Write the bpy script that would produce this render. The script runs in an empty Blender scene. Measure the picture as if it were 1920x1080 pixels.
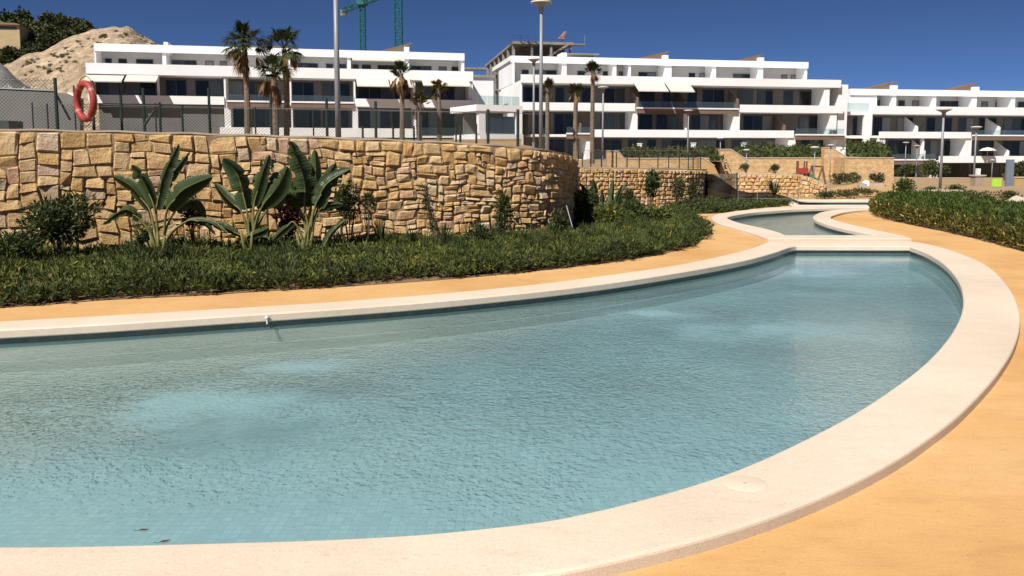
import bpy, bmesh, math, random
import numpy as np
from mathutils import Vector, Matrix, noise as mnoise
from mathutils.geometry import tessellate_polygon
from mathutils.bvhtree import BVHTree

random.seed(7)
RNG = np.random.default_rng(7)
R = math.radians
sc = bpy.context.scene
COL = sc.collection

# ------------------------------------------------------------------ camera
F, CX, CY, YH, CZ = 1554.0, 960.0, 445.0, 292.0, 1.6
PITCH = math.atan((CY - YH) / F)
cam_d = bpy.data.cameras.new('camera')
cam_d.sensor_width = 36.0
cam_d.lens = 36.0 * F / 1920.0
cam_d.shift_y = -(540.0 - CY) / 1920.0
cam_d.clip_start, cam_d.clip_end = 0.1, 6000
cam = bpy.data.objects.new('camera', cam_d)
COL.objects.link(cam)
cam.location = (0, 0, CZ)
cam.rotation_euler = (math.pi / 2 - PITCH, 0, 0)
sc.camera = cam

# ------------------------------------------------------------------ light
SUN_EL, SUN_DIR = R(50), (-0.56, -0.828)       # where the sun stands
w = bpy.data.worlds.new('World'); sc.world = w; w.use_nodes = True
nt = w.node_tree
bg = nt.nodes['Background']
sky = nt.nodes.new('ShaderNodeTexSky')
sky.sky_type = 'NISHITA'; sky.sun_disc = False
sky.sun_elevation = SUN_EL
sky.sun_rotation = math.atan2(SUN_DIR[0], SUN_DIR[1])
sky.altitude = 4500; sky.air_density = 0.48; sky.dust_density = 0.0; sky.ozone_density = 8.0
nt.links.new(sky.outputs[0], bg.inputs[0])
bg.inputs[1].default_value = 0.055
sun_d = bpy.data.lights.new('sun', 'SUN'); sun_d.energy = 5.0; sun_d.angle = R(0.5); sun_d.color = (1, .95, .88)
sun = bpy.data.objects.new('sun', sun_d); COL.objects.link(sun)
sv = Vector((SUN_DIR[0] * math.cos(SUN_EL), SUN_DIR[1] * math.cos(SUN_EL), math.sin(SUN_EL)))
sun.rotation_euler = sv.to_track_quat('Z', 'Y').to_euler()
sun.location = (-20, -20, 30)
vs = sc.view_settings
vs.view_transform = 'Standard'; vs.look = 'None'; vs.gamma = 1; vs.use_curve_mapping = False
vs.exposure = 0.55
sc.cycles.max_bounces = 8; sc.cycles.transparent_max_bounces = 24

# ------------------------------------------------------------------ measuring helpers
def ray(px, py):
    x, y = (px - CX) / F, -(py - CY) / F
    c, s = math.cos(PITCH), math.sin(PITCH)
    return Vector((x, c + y * s, -s + y * c))

def gz(px, py, z=0.0):
    d = ray(px, py); t = (z - CZ) / d.z
    return Vector((d.x * t, d.y * t, z))

def at(px, py, Y):
    d = ray(px, py); t = Y / d.y
    return Vector((d.x * t, Y, CZ + d.z * t))

def xat(px, Y, py=300):
    return at(px, py, Y).x

def catmull(P, n=8, closed=False):
    P = [Vector(p) for p in P]; out = []; N = len(P)
    rng = N if closed else N - 1
    for i in range(rng):
        if closed: a, b, c, d = P[i - 1], P[i], P[(i + 1) % N], P[(i + 2) % N]
        else: a, b, c, d = P[max(i - 1, 0)], P[i], P[i + 1], P[min(i + 2, N - 1)]
        for k in range(n):
            t = k / n
            out.append(0.5 * ((2 * b) + (c - a) * t + (2 * a - 5 * b + 4 * c - d) * t * t + (3 * b - a - 3 * c + d) * t ** 3))
    if not closed: out.append(P[-1].copy())
    return out

# ------------------------------------------------------------------ materials
def newmat(name):
    m = bpy.data.materials.new(name); m.use_nodes = True
    n = m.node_tree.nodes; b = n['Principled BSDF']
    return m, n, m.node_tree.links, b

def tex_coord(n, l, kind='Object', scale=None):
    tc = n.new('ShaderNodeTexCoord')
    if scale is None: return tc.outputs[kind]
    mp = n.new('ShaderNodeMapping'); mp.inputs['Scale'].default_value = scale
    l.new(tc.outputs[kind], mp.inputs[0]); return mp.outputs[0]

def noise_n(n, l, vec, scale, detail=4, rough=.55):
    t = n.new('ShaderNodeTexNoise'); t.inputs['Scale'].default_value = scale
    t.inputs['Detail'].default_value = detail; t.inputs['Roughness'].default_value = rough
    if vec is not None: l.new(vec, t.inputs['Vector'])
    return t

def ramp(n, l, fac, stops):
    r = n.new('ShaderNodeValToRGB'); e = r.color_ramp.elements
    e[0].position, e[0].color = stops[0][0], (*stops[0][1], 1)
    e[1].position, e[1].color = stops[-1][0], (*stops[-1][1], 1)
    for p, c in stops[1:-1]:
        x = e.new(p); x.color = (*c, 1)
    l.new(fac, r.inputs[0]); return r.outputs[0]

def mixc(n, l, a, b, fac, mode='MIX'):
    x = n.new('ShaderNodeMix'); x.data_type = 'RGBA'; x.blend_type = mode
    for s, v in ((x.inputs[0], fac), (x.inputs[6], a), (x.inputs[7], b)):
        if isinstance(v, (int, float)): s.default_value = v
        elif isinstance(v, tuple): s.default_value = (*v, 1)
        else: l.new(v, s)
    return x.outputs[2]

def bumpn(n, l, h, strength, dist, target):
    b = n.new('ShaderNodeBump'); b.inputs['Strength'].default_value = strength; b.inputs['Distance'].default_value = dist
    l.new(h, b.inputs['Height']); l.new(b.outputs[0], target); return b

def surf(name, c1, c2, scale=3.0, rough=.8, bump=.3, bscale=40, dist=.01, metal=0, fine=.25, fscale=60, coord='Object', spec=.3):
    """two-tone mottled surface with fine grain and relief"""
    m, n, l, b = newmat(name)
    v = tex_coord(n, l, coord)
    t = noise_n(n, l, v, scale, 6, .6)
    c = ramp(n, l, t.outputs[0], [(.3, c1), (.7, c2)])
    g = noise_n(n, l, v, fscale, 3, .7)
    gr = ramp(n, l, g.outputs[0], [(.25, (1 - fine,) * 3), (.75, (1 + fine * .4,) * 3)])
    l.new(mixc(n, l, c, gr, 1.0, 'MULTIPLY'), b.inputs['Base Color'])
    b.inputs['Roughness'].default_value = rough; b.inputs['Metallic'].default_value = metal
    b.inputs['Specular IOR Level'].default_value = spec
    if bump:
        h = noise_n(n, l, v, bscale, 5, .65)
        bumpn(n, l, h.outputs[0], bump, dist, b.inputs['Normal'])
    return m

def foliage(name, dark, light, rough=.5, trans=.22, accent=None, acc=.04):
    m, n, l, b = newmat(name)
    g = n.new('ShaderNodeNewGeometry')
    c = ramp(n, l, g.outputs['Random Per Island'], [(0, dark), (.9, light)])
    v = tex_coord(n, l, 'Object')
    t = noise_n(n, l, v, 1.7, 3)
    k = ramp(n, l, t.outputs[0], [(.3, (.6, .65, .6)), (.7, (1.3, 1.25, 1.1))])
    c = mixc(n, l, c, k, 1.0, 'MULTIPLY')
    if accent:
        mt = n.new('ShaderNodeMath'); mt.operation = 'GREATER_THAN'; mt.inputs[1].default_value = 1 - acc
        l.new(g.outputs['Random Per Island'], mt.inputs[0])
        c = mixc(n, l, c, accent, mt.outputs[0])
    l.new(c, b.inputs['Base Color']); b.inputs['Roughness'].default_value = rough
    b.inputs['Specular IOR Level'].default_value = .22
    tr = n.new('ShaderNodeBsdfTranslucent'); l.new(c, tr.inputs[0])
    mx = n.new('ShaderNodeMixShader'); mx.inputs[0].default_value = trans
    l.new(b.outputs[0], mx.inputs[1]); l.new(tr.outputs[0], mx.inputs[2])
    l.new(mx.outputs[0], n['Material Output'].inputs[0])
    return m

def plain(name, c, rough=.5, metal=0, spec=.5):
    return surf(name, tuple(x * .88 for x in c), c, 4, rough, .08, 60, .004, metal, .1, 90, spec=spec)

M = {}
def worn(name, c1, c2, c3, rough, streak, speck, dist):
    """cast concrete: broad tone drift, faint drag streaks, small dark specks and fine relief"""
    m, n, l, b = newmat(name)
    v = tex_coord(n, l); v2 = tex_coord(n, l, 'Object', (1.2, 3.4, 1))
    t = noise_n(n, l, v, .55, 6, .62); c = ramp(n, l, t.outputs[0], [(.3, c1), (.5, c2), (.72, c3)])
    t2 = noise_n(n, l, v2, 2.4, 8, .72); k = ramp(n, l, t2.outputs[0], [(.34, (1 - streak, 1 - streak * 1.1, 1 - streak * 1.3)), (.5, (1, 1, 1)), (.7, (1 + streak * .3,) * 3)])
    c = mixc(n, l, c, k, 1, 'MULTIPLY')
    t3 = noise_n(n, l, v, 34, 3, .6); k = ramp(n, l, t3.outputs[0], [(.30, (1 - speck,) * 3), (.40, (1, 1, 1))]); c = mixc(n, l, c, k, 1, 'MULTIPLY')
    t4 = noise_n(n, l, v, 120, 2, .6); k = ramp(n, l, t4.outputs[0], [(.3, (.9, .9, .9)), (.7, (1.06, 1.06, 1.06))]); c = mixc(n, l, c, k, 1, 'MULTIPLY')
    l.new(c, b.inputs['Base Color']); b.inputs['Roughness'].default_value = rough; b.inputs['Specular IOR Level'].default_value = .25
    ad = n.new('ShaderNodeMath'); ad.operation = 'MULTIPLY_ADD'; ad.inputs[1].default_value = 2.0; l.new(t2.outputs[0], ad.inputs[0]); l.new(t4.outputs[0], ad.inputs[2])
    bumpn(n, l, ad.outputs[0], .5, dist, b.inputs['Normal'])
    return m
M['deck'] = worn('ochre_concrete', (.48, .265, .098), (.56, .33, .135), (.60, .385, .185), .8, .09, .18, .005)
M['coping'] = worn('cream_concrete', (.55, .452, .35), (.60, .50, .395), (.655, .555, .45), .75, .05, .12, .003)
M['white'] = surf('white_render', (.74, .74, .745), (.83, .83, .83), .35, .7, .08, 30, .004, 0, .05, 8)
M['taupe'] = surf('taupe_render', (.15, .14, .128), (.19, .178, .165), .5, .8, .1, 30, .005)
M['palegrey'] = surf('pale_grey_render', (.42, .41, .395), (.50, .49, .475), .5, .75, .1)  # white top floor walls with the loggia shade put into their colour
M['greywall'] = surf('grey_render', (.15, .147, .142), (.19, .187, .18), .5, .8, .2, 20, .006)
M['soffit'] = surf('brown_soffit', (.16, .11, .085), (.20, .14, .11), 1, .7, .1)
M['awning'] = surf('awning_cloth', (.60, .50, .44), (.68, .57, .50), 1, .85, .1)
M['soil'] = surf('planting_soil', (.16, .095, .05), (.28, .18, .10), 2.2, .95, .8, 24, .04)
M['earth'] = surf('pale_earth', (.31, .225, .14), (.50, .39, .27), .12, .95, 1.0, .45, 1.6, 0, .6, .8)
M['scrubground'] = surf('scrub_ground', (.07, .065, .035), (.20, .16, .09), .08, .95, 1.0, .6, .7, 0, .4, .5)
M['ground'] = surf('garden_ground', (.28, .19, .10), (.38, .26, .14), .4, .95, .6, 12, .03)
M['sand'] = surf('ochre_path', (.42, .26, .11), (.50, .32, .15), .7, .9, .3, 20, .01)
M['mortar'] = surf('wall_mortar', (.24, .165, .09), (.36, .25, .14), 6, .95, .7, 30, .02)
M['cap'] = surf('wall_cap', (.42, .33, .25), (.52, .42, .33), 3, .9, .4, 30, .01)
M['rubble'] = surf('small_rubble', (.22, .13, .065), (.48, .32, .16), 5.5, .9, 1.0, 9, .06, 0, .5, 14)
M['concrete'] = surf('raw_concrete', (.20, .19, .175), (.30, .29, .27), .7, .9, .3, 20, .01)
M['steel'] = plain('galvanised_steel', (.24, .25, .265), .5, .1)
M['greensteel'] = plain('dark_green_steel', (.018, .032, .027), .45)
M['craneteal'] = plain('teal_crane_paint', (.01, .13, .13), .5)
M['lampwhite'] = plain('lamp_plastic', (.55, .54, .52), .45)
M['red'] = surf('faded_red_plastic', (.24, .028, .026), (.36, .06, .05), 7, .5, .1, 40, .004, 0, .15, 30)
M['darkpane'] = None
M['frame'] = plain('grey_window_frame', (.06, .065, .07), .4)
M['netdark'] = None
M['lime'] = plain('lime_panel', (.38, .66, .06), .5)
M['totem'] = plain('blue_grey_panel', (.16, .19, .25), .5)
M['pinkstone'] = surf('pinkish_stone', (.30, .22, .17), (.38, .29, .23), 2, .9, .5, 15, .02)
M['rooftile'] = surf('brown_roof', (.13, .08, .05), (.18, .12, .08), 1, .9, .4)
M['trunk'] = surf('palm_trunk', (.13, .095, .07), (.27, .21, .16), 9, .95, 1.0, 22, .04, 0, .4, 30)
M['stemwood'] = surf('woody_stem', (.07, .05, .035), (.14, .10, .07), 8, .9, .5)
M['petiole'] = surf('green_petiole', (.10, .11, .03), (.20, .17, .06), 5, .6, .2)
M['deadfrond'] = foliage('dry_frond', (.085, .05, .025), (.25, .16, .075), .8, .2)
M['palmgreen'] = foliage('palm_green', (.018, .032, .012), (.055, .075, .03), .5, .2)
M['palmyellow'] = foliage('palm_yellow_green', (.04, .042, .015), (.12, .11, .04), .6, .2)
M['groundcover'] = foliage('groundcover_green', (.042, .056, .014), (.17, .185, .05), .7, .22, (.55, .40, .03), .012)
M['bedshrub'] = foliage('bed_shrub_green', (.026, .041, .013), (.092, .116, .038), .65, .2)
M['olive'] = foliage('olive_green', (.035, .042, .018), (.10, .11, .05), .6, .2)
M['hedge'] = foliage('hedge_green', (.024, .046, .010), (.098, .13, .028), .6, .28)
M['variegated'] = foliage('variegated_leaves', (.035, .042, .012), (.14, .125, .03), .6, .25, (.45, .34, .08), .08)
M['redleaf'] = foliage('dark_red_leaves', (.03, .014, .016), (.10, .03, .04), .5, .2)
M['scrub'] = foliage('hill_scrub_green', (.026, .036, .014), (.095, .105, .048), .8, .15)
M['white_plastic'] = plain('white_plastic', (.55, .54, .5), .45)

def banana_mat():
    m, n, l, b = newmat('broad_leaf')
    uv = n.new('ShaderNodeUVMap'); sep = n.new('ShaderNodeSeparateXYZ'); l.new(uv.outputs[0], sep.inputs[0])
    g = n.new('ShaderNodeNewGeometry')
    c = ramp(n, l, g.outputs['Random Per Island'], [(0, (.027, .049, .018)), (1, (.072, .096, .036))])
    wv = n.new('ShaderNodeTexWave'); wv.inputs['Scale'].default_value = 9; wv.inputs['Distortion'].default_value = 1.2
    wv.bands_direction = 'Y'; l.new(uv.outputs[0], wv.inputs['Vector'])
    k = ramp(n, l, wv.outputs[0], [(.2, (.86, .88, .86)), (.8, (1.1, 1.08, 1.05))])
    c = mixc(n, l, c, k, 1, 'MULTIPLY')
    d = n.new('ShaderNodeMath'); d.operation = 'SUBTRACT'; d.inputs[1].default_value = .5; l.new(sep.outputs[0], d.inputs[0])
    a = n.new('ShaderNodeMath'); a.operation = 'ABSOLUTE'; l.new(d.outputs[0], a.inputs[0])
    lt = n.new('ShaderNodeMath'); lt.operation = 'LESS_THAN'; lt.inputs[1].default_value = .045; l.new(a.outputs[0], lt.inputs[0])
    c = mixc(n, l, c, (.13, .15, .06), lt.outputs[0])
    l.new(c, b.inputs['Base Color']); b.inputs['Roughness'].default_value = .42; b.inputs['Specular IOR Level'].default_value = .4
    bumpn(n, l, wv.outputs[0], .3, .01, b.inputs['Normal'])
    tr = n.new('ShaderNodeBsdfTranslucent'); l.new(c, tr.inputs[0])
    mx = n.new('ShaderNodeMixShader'); mx.inputs[0].default_value = .26
    l.new(b.outputs[0], mx.inputs[1]); l.new(tr.outputs[0], mx.inputs[2]); l.new(mx.outputs[0], n['Material Output'].inputs[0])
    return m
M['broadleaf'] = banana_mat()

def stone_mat():
    m, n, l, b = newmat('sandstone')
    oi = n.new('ShaderNodeObjectInfo'); v = tex_coord(n, l, 'Object')
    g = n.new('ShaderNodeNewGeometry')
    ad = n.new('ShaderNodeMath'); ad.operation = 'ADD'; l.new(oi.outputs['Random'], ad.inputs[0]); l.new(g.outputs['Random Per Island'], ad.inputs[1])
    fr = n.new('ShaderNodeMath'); fr.operation = 'FRACT'; l.new(ad.outputs[0], fr.inputs[0])
    c = ramp(n, l, fr.outputs[0], [(0, (.54, .37, .185)), (.22, (.62, .42, .195)), (.4, (.50, .31, .125)), (.55, (.58, .41, .22)),
                                   (.72, (.66, .48, .27)), (.80, (.52, .31, .17)), (.87, (.56, .38, .27)), (.94, (.62, .50, .34)), (1, (.44, .33, .20))])
    t = noise_n(n, l, v, 7, 6, .65)
    k = ramp(n, l, t.outputs[0], [(.28, (.62, .55, .46)), (.5, (1, 1, 1)), (.75, (1.18, 1.12, 1.0))])
    c = mixc(n, l, c, k, 1, 'MULTIPLY')
    t2 = noise_n(n, l, v, 3.1, 3, .5)
    rd = ramp(n, l, t2.outputs[0], [(.55, (0, 0, 0)), (.72, (.6, .6, .6))])
    c = mixc(n, l, c, (.45, .20, .08), rd)
    l.new(c, b.inputs['Base Color']); b.inputs['Roughness'].default_value = .9; b.inputs['Specular IOR Level'].default_value = .2
    h = noise_n(n, l, v, 11, 9, .72)
    bumpn(n, l, h.outputs[0], 1.0, .06, b.inputs['Normal'])
    return m
M['stone'] = stone_mat()

def masonry_mat():
    m, n, l, b = newmat('coursed_stone')
    v = tex_coord(n, l, 'Object')
    sp = n.new('ShaderNodeSeparateXYZ'); l.new(v, sp.inputs[0])
    ad = n.new('ShaderNodeMath'); ad.operation = 'ADD'; l.new(sp.outputs[0], ad.inputs[0]); l.new(sp.outputs[1], ad.inputs[1])
    cb = n.new('ShaderNodeCombineXYZ'); l.new(ad.outputs[0], cb.inputs[0]); l.new(sp.outputs[2], cb.inputs[1])
    nz = noise_n(n, l, v, 1.5, 2)
    vm = n.new('ShaderNodeVectorMath'); vm.operation = 'MULTIPLY_ADD'; vm.inputs[1].default_value = (.25, .25, .25)
    l.new(nz.outputs[1], vm.inputs[0]); l.new(cb.outputs[0], vm.inputs[2])
    br = n.new('ShaderNodeTexBrick'); br.inputs['Scale'].default_value = 1.0
    br.inputs['Brick Width'].default_value = .30; br.inputs['Row Height'].default_value = .13; br.inputs['Mortar Size'].default_value = .012
    br.inputs['Color1'].default_value = (.47, .31, .155, 1); br.inputs['Color2'].default_value = (.62, .44, .245, 1); br.inputs['Mortar'].default_value = (.42, .29, .16, 1)
    l.new(vm.outputs[0], br.inputs['Vector'])
    t = noise_n(n, l, v, 5, 5)
    k = ramp(n, l, t.outputs[0], [(.3, (.75, .72, .68)), (.7, (1.12, 1.1, 1.05))])
    l.new(mixc(n, l, br.outputs[0], k, 1, 'MULTIPLY'), b.inputs['Base Color']); b.inputs['Roughness'].default_value = .9
    bumpn(n, l, br.outputs[0], .6, .03, b.inputs['Normal'])
    return m
M['masonry'] = masonry_mat()

def glass_mat(name, tint, gloss_col=(1, 1, 1), body=.0, bodycol=(.3, .4, .4)):
    m, n, l, b = newmat(name)
    fr = n.new('ShaderNodeFresnel'); fr.inputs[0].default_value = 1.45
    tp = n.new('ShaderNodeBsdfTransparent'); tp.inputs[0].default_value = (*tint, 1)
    gl = n.new('ShaderNodeBsdfGlossy'); gl.inputs['Roughness'].default_value = .02; gl.inputs[0].default_value = (*gloss_col, 1)
    df = n.new('ShaderNodeBsdfDiffuse'); df.inputs[0].default_value = (*bodycol, 1)
    m1 = n.new('ShaderNodeMixShader'); m1.inputs[0].default_value = body
    l.new(tp.outputs[0], m1.inputs[1]); l.new(df.outputs[0], m1.inputs[2])
    m2 = n.new('ShaderNodeMixShader'); l.new(fr.outputs[0], m2.inputs[0]); l.new(m1.outputs[0], m2.inputs[1]); l.new(gl.outputs[0], m2.inputs[2])
    l.new(m2.outputs[0], n['Material Output'].inputs[0])
    return m
M['clearglass'] = glass_mat('balustrade_glass', (.82, .89, .88), body=.07, bodycol=(.40, .50, .48))

def pane_mat():
    m, n, l, b = newmat('window_glass')
    oi = n.new('ShaderNodeObjectInfo')
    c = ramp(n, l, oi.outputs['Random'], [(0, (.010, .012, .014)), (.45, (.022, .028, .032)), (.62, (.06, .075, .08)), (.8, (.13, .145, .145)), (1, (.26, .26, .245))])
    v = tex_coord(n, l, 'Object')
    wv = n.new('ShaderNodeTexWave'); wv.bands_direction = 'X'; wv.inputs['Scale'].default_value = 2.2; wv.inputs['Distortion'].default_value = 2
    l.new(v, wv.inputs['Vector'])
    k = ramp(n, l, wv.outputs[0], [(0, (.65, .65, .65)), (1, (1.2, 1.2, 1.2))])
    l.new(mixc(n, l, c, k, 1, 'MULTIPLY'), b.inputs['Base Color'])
    b.inputs['Roughness'].default_value = .06
    return m
M['pane'] = pane_mat(); M['pane'].node_tree.nodes['Principled BSDF'].inputs['Specular IOR Level'].default_value = .3

def net_mat(name, col, tr):
    m, n, l, b = newmat(name)
    v = tex_coord(n, l, 'Object')
    t = noise_n(n, l, v, 3, 4)
    c = ramp(n, l, t.outputs[0], [(.3, tuple(x * .7 for x in col)), (.7, tuple(x * 1.25 for x in col))])
    l.new(c, b.inputs['Base Color']); b.inputs['Roughness'].default_value = .9; b.inputs['Specular IOR Level'].default_value = .05
    tp = n.new('ShaderNodeBsdfTransparent'); mx = n.new('ShaderNodeMixShader'); mx.inputs[0].default_value = tr
    l.new(b.outputs[0], mx.inputs[1]); l.new(tp.outputs[0], mx.inputs[2]); l.new(mx.outputs[0], n['Material Output'].inputs[0])
    return m
M['netgrey'] = net_mat('grey_shade_net', (.13, .11, .09), .3)
M['netblack'] = net_mat('black_shade_net', (.010, .010, .010), .08)

def tile_mat():
    m, n, l, b = newmat('pool_mosaic')
    v = tex_coord(n, l, 'Object')
    br = n.new('ShaderNodeTexBrick'); br.offset = 0; br.squash = 1
    br.inputs['Scale'].default_value = 1; br.inputs['Brick Width'].default_value = .05; br.inputs['Row Height'].default_value = .05
    br.inputs['Mortar Size'].default_value = .004; br.inputs['Color1'].default_value = (.33, .43, .42, 1); br.inputs['Color2'].default_value = (.42, .53, .51, 1)
    br.inputs['Mortar'].default_value = (.34, .41, .39, 1)
    l.new(v, br.inputs['Vector'])
    t = noise_n(n, l, v, .7, 4)
    k = ramp(n, l, t.outputs[0], [(.3, (.88, .9, .9)), (.7, (1.1, 1.08, 1.05))])
    c = mixc(n, l, br.outputs[0], k, 1, 'MULTIPLY')
    # beige wall reflection painted into the floor colour, stronger towards the far left
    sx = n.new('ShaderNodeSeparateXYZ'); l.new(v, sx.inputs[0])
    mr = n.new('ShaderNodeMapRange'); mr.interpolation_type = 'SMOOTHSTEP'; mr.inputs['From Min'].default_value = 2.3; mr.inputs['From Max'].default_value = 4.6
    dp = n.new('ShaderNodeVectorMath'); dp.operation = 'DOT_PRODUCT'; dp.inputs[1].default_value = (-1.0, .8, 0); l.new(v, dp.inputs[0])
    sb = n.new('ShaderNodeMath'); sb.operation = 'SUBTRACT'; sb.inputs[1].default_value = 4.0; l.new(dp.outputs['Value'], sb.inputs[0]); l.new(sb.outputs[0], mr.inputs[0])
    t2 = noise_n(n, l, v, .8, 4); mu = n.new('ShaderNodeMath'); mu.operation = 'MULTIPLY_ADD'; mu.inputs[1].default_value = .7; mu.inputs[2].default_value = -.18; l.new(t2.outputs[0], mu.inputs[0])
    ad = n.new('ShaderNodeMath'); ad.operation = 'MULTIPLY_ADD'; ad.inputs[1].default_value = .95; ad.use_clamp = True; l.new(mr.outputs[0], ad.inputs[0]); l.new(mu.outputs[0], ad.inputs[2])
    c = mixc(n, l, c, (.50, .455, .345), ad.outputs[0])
    l.new(c, b.inputs['Base Color']); b.inputs['Roughness'].default_value = .35
    return m
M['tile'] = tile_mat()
M['darktile'] = surf('waterline_tile', (.075, .10, .095), (.12, .15, .14), 9, .3, .1, 40, .003)

ZC, ZW = 0.062, -0.080                              # coping top, water level
PLUMES = [(gz(385, 735), 1.05, .62), (gz(560, 668), .55, .30), (gz(1470, 605), 1.15, .55), (gz(1550, 503), .8, .45), (gz(1230, 575), .6, .3)]
def water_mat():
    m, n, l, b = newmat('pool_water_surface')
    v = tex_coord(n, l, 'Object')
    mask = None
    wob = noise_n(n, l, v, 1.9, 5, .65)
    for p, rx, ry in PLUMES:
        sub = n.new('ShaderNodeVectorMath'); sub.operation = 'SUBTRACT'; sub.inputs[1].default_value = (p.x, p.y, 0); l.new(v, sub.inputs[0])
        ml = n.new('ShaderNodeVectorMath'); ml.operation = 'MULTIPLY'; ml.inputs[1].default_value = (1 / rx, 1 / ry, 0); l.new(sub.outputs[0], ml.inputs[0])
        ln = n.new('ShaderNodeVectorMath'); ln.operation = 'LENGTH'; l.new(ml.outputs[0], ln.inputs[0])
        wb = n.new('ShaderNodeMath'); wb.operation = 'MULTIPLY_ADD'; wb.inputs[1].default_value = 2.4; l.new(wob.outputs[0], wb.inputs[0]); l.new(ln.outputs['Value'], wb.inputs[2])
        mr = n.new('ShaderNodeMapRange'); mr.interpolation_type = 'SMOOTHSTEP'
        mr.inputs['From Min'].default_value = 2.55; mr.inputs['From Max'].default_value = 1.0; l.new(wb.outputs[0], mr.inputs[0])
        if mask is None: mask = mr.outputs[0]
        else:
            mx = n.new('ShaderNodeMath'); mx.operation = 'MAXIMUM'; l.new(mask, mx.inputs[0]); l.new(mr.outputs[0], mx.inputs[1]); mask = mx.outputs[0]
    # ripples: small chop plus a longer swell; calmer along the sheltered far edge and over the upwelling jets
    n1 = noise_n(n, l, v, 22, 2, .5); n2 = noise_n(n, l, v, 7, 2, .5); n3 = noise_n(n, l, v, 52, 1, .5)
    a1 = n.new('ShaderNodeMath'); a1.operation = 'MULTIPLY_ADD'; a1.inputs[1].default_value = .9; l.new(n2.outputs[0], a1.inputs[0]); l.new(n1.outputs[0], a1.inputs[2])
    a2 = n.new('ShaderNodeMath'); a2.operation = 'MULTIPLY_ADD'; a2.inputs[1].default_value = .45; l.new(n3.outputs[0], a2.inputs[0]); l.new(a1.outputs[0], a2.inputs[2])
    calm = n.new('ShaderNodeMapRange'); calm.inputs['To Min'].default_value = 1.0; calm.inputs['To Max'].default_value = .22; l.new(mask, calm.inputs[0])
    gust = noise_n(n, l, v, .42, 3, .6); gr = n.new('ShaderNodeMapRange'); gr.inputs['From Min'].default_value = .32; gr.inputs['From Max'].default_value = .66
    gr.inputs['To Min'].default_value = .3; gr.inputs['To Max'].default_value = 1.0; l.new(gust.outputs[0], gr.inputs[0])
    e0, e1 = gz(0, 632, ZW), gz(1300, 514, ZW); dn = Vector((e1.y - e0.y, -(e1.x - e0.x), 0)).normalized()
    dt = n.new('ShaderNodeVectorMath'); dt.operation = 'DOT_PRODUCT'; dt.inputs[1].default_value = dn; l.new(v, dt.inputs[0])
    ed = n.new('ShaderNodeMapRange'); ed.interpolation_type = 'SMOOTHSTEP'; ed.inputs['From Min'].default_value = dn.dot(e0) + .35; ed.inputs['From Max'].default_value = dn.dot(e0) + 2.0
    ed.inputs['To Min'].default_value = .10; ed.inputs['To Max'].default_value = 1.0; l.new(dt.outputs['Value'], ed.inputs[0])
    st0 = n.new('ShaderNodeMath'); st0.operation = 'MULTIPLY'; l.new(calm.outputs[0], st0.inputs[0]); l.new(gr.outputs[0], st0.inputs[1])
    st = n.new('ShaderNodeMath'); st.operation = 'MULTIPLY'; l.new(st0.outputs[0], st.inputs[0]); l.new(ed.outputs[0], st.inputs[1])
    bp = n.new('ShaderNodeBump'); bp.inputs['Distance'].default_value = .027
    sy = n.new('ShaderNodeSeparateXYZ'); l.new(v, sy.inputs[0])            # sheltered strip along the near wall
    nr = n.new('ShaderNodeMapRange'); nr.interpolation_type = 'SMOOTHSTEP'; nr.inputs['From Min'].default_value = 3.2; nr.inputs['From Max'].default_value = 6.2
    nr.inputs['To Min'].default_value = .16; nr.inputs['To Max'].default_value = 1.0; l.new(sy.outputs[1], nr.inputs[0])
    stn = n.new('ShaderNodeMath'); stn.operation = 'MULTIPLY'; l.new(st.outputs[0], stn.inputs[0]); l.new(nr.outputs[0], stn.inputs[1]); l.new(stn.outputs[0], bp.inputs['Strength']); l.new(a2.outputs[0], bp.inputs['Height'])
    fr = n.new('ShaderNodeFresnel'); fr.inputs[0].default_value = 1.35; l.new(bp.outputs[0], fr.inputs['Normal'])
    tp = n.new('ShaderNodeBsdfTransparent'); tp.inputs[0].default_value = (.755, .885, .965, 1)
    df = n.new('ShaderNodeBsdfDiffuse'); df.inputs[0].default_value = (.24, .42, .45, 1)
    bub = n.new('ShaderNodeMapRange'); bub.inputs['To Min'].default_value = .20; bub.inputs['To Max'].default_value = .64; l.new(mask, bub.inputs[0])
    m1 = n.new('ShaderNodeMixShader'); l.new(bub.outputs[0], m1.inputs[0]); l.new(tp.outputs[0], m1.inputs[1]); l.new(df.outputs[0], m1.inputs[2])
    gl = n.new('ShaderNodeBsdfGlossy'); gl.inputs['Roughness'].default_value = .03; l.new(bp.outputs[0], gl.inputs['Normal'])
    m2 = n.new('ShaderNodeMixShader'); l.new(fr.outputs[0], m2.inputs[0]); l.new(m1.outputs[0], m2.inputs[1]); l.new(gl.outputs[0], m2.inputs[2])
    l.new(m2.outputs[0], n['Material Output'].inputs[0])
    return m
M['water'] = water_mat()

# ------------------------------------------------------------------ object helpers
def link(name, me, mat, parent=None, smooth=False):
    o = bpy.data.objects.new(name, me); COL.objects.link(o)
    if mat is not None and not me.materials: me.materials.append(mat)
    if smooth: me.shade_smooth()
    if parent is not None: o.parent = parent
    return o

def tag(o, label=None, cat=None, group=None, kind=None):
    if label: o['label'] = label
    if cat: o['category'] = cat
    if group: o['group'] = group
    if kind: o['kind'] = kind
    return o

def empty(name, loc, rz, label, cat, group=None):
    o = bpy.data.objects.new(name, None); COL.objects.link(o)
    o.location = loc; o.rotation_euler = (0, 0, rz); o.empty_display_size = .2
    return tag(o, label, cat, group)

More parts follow.
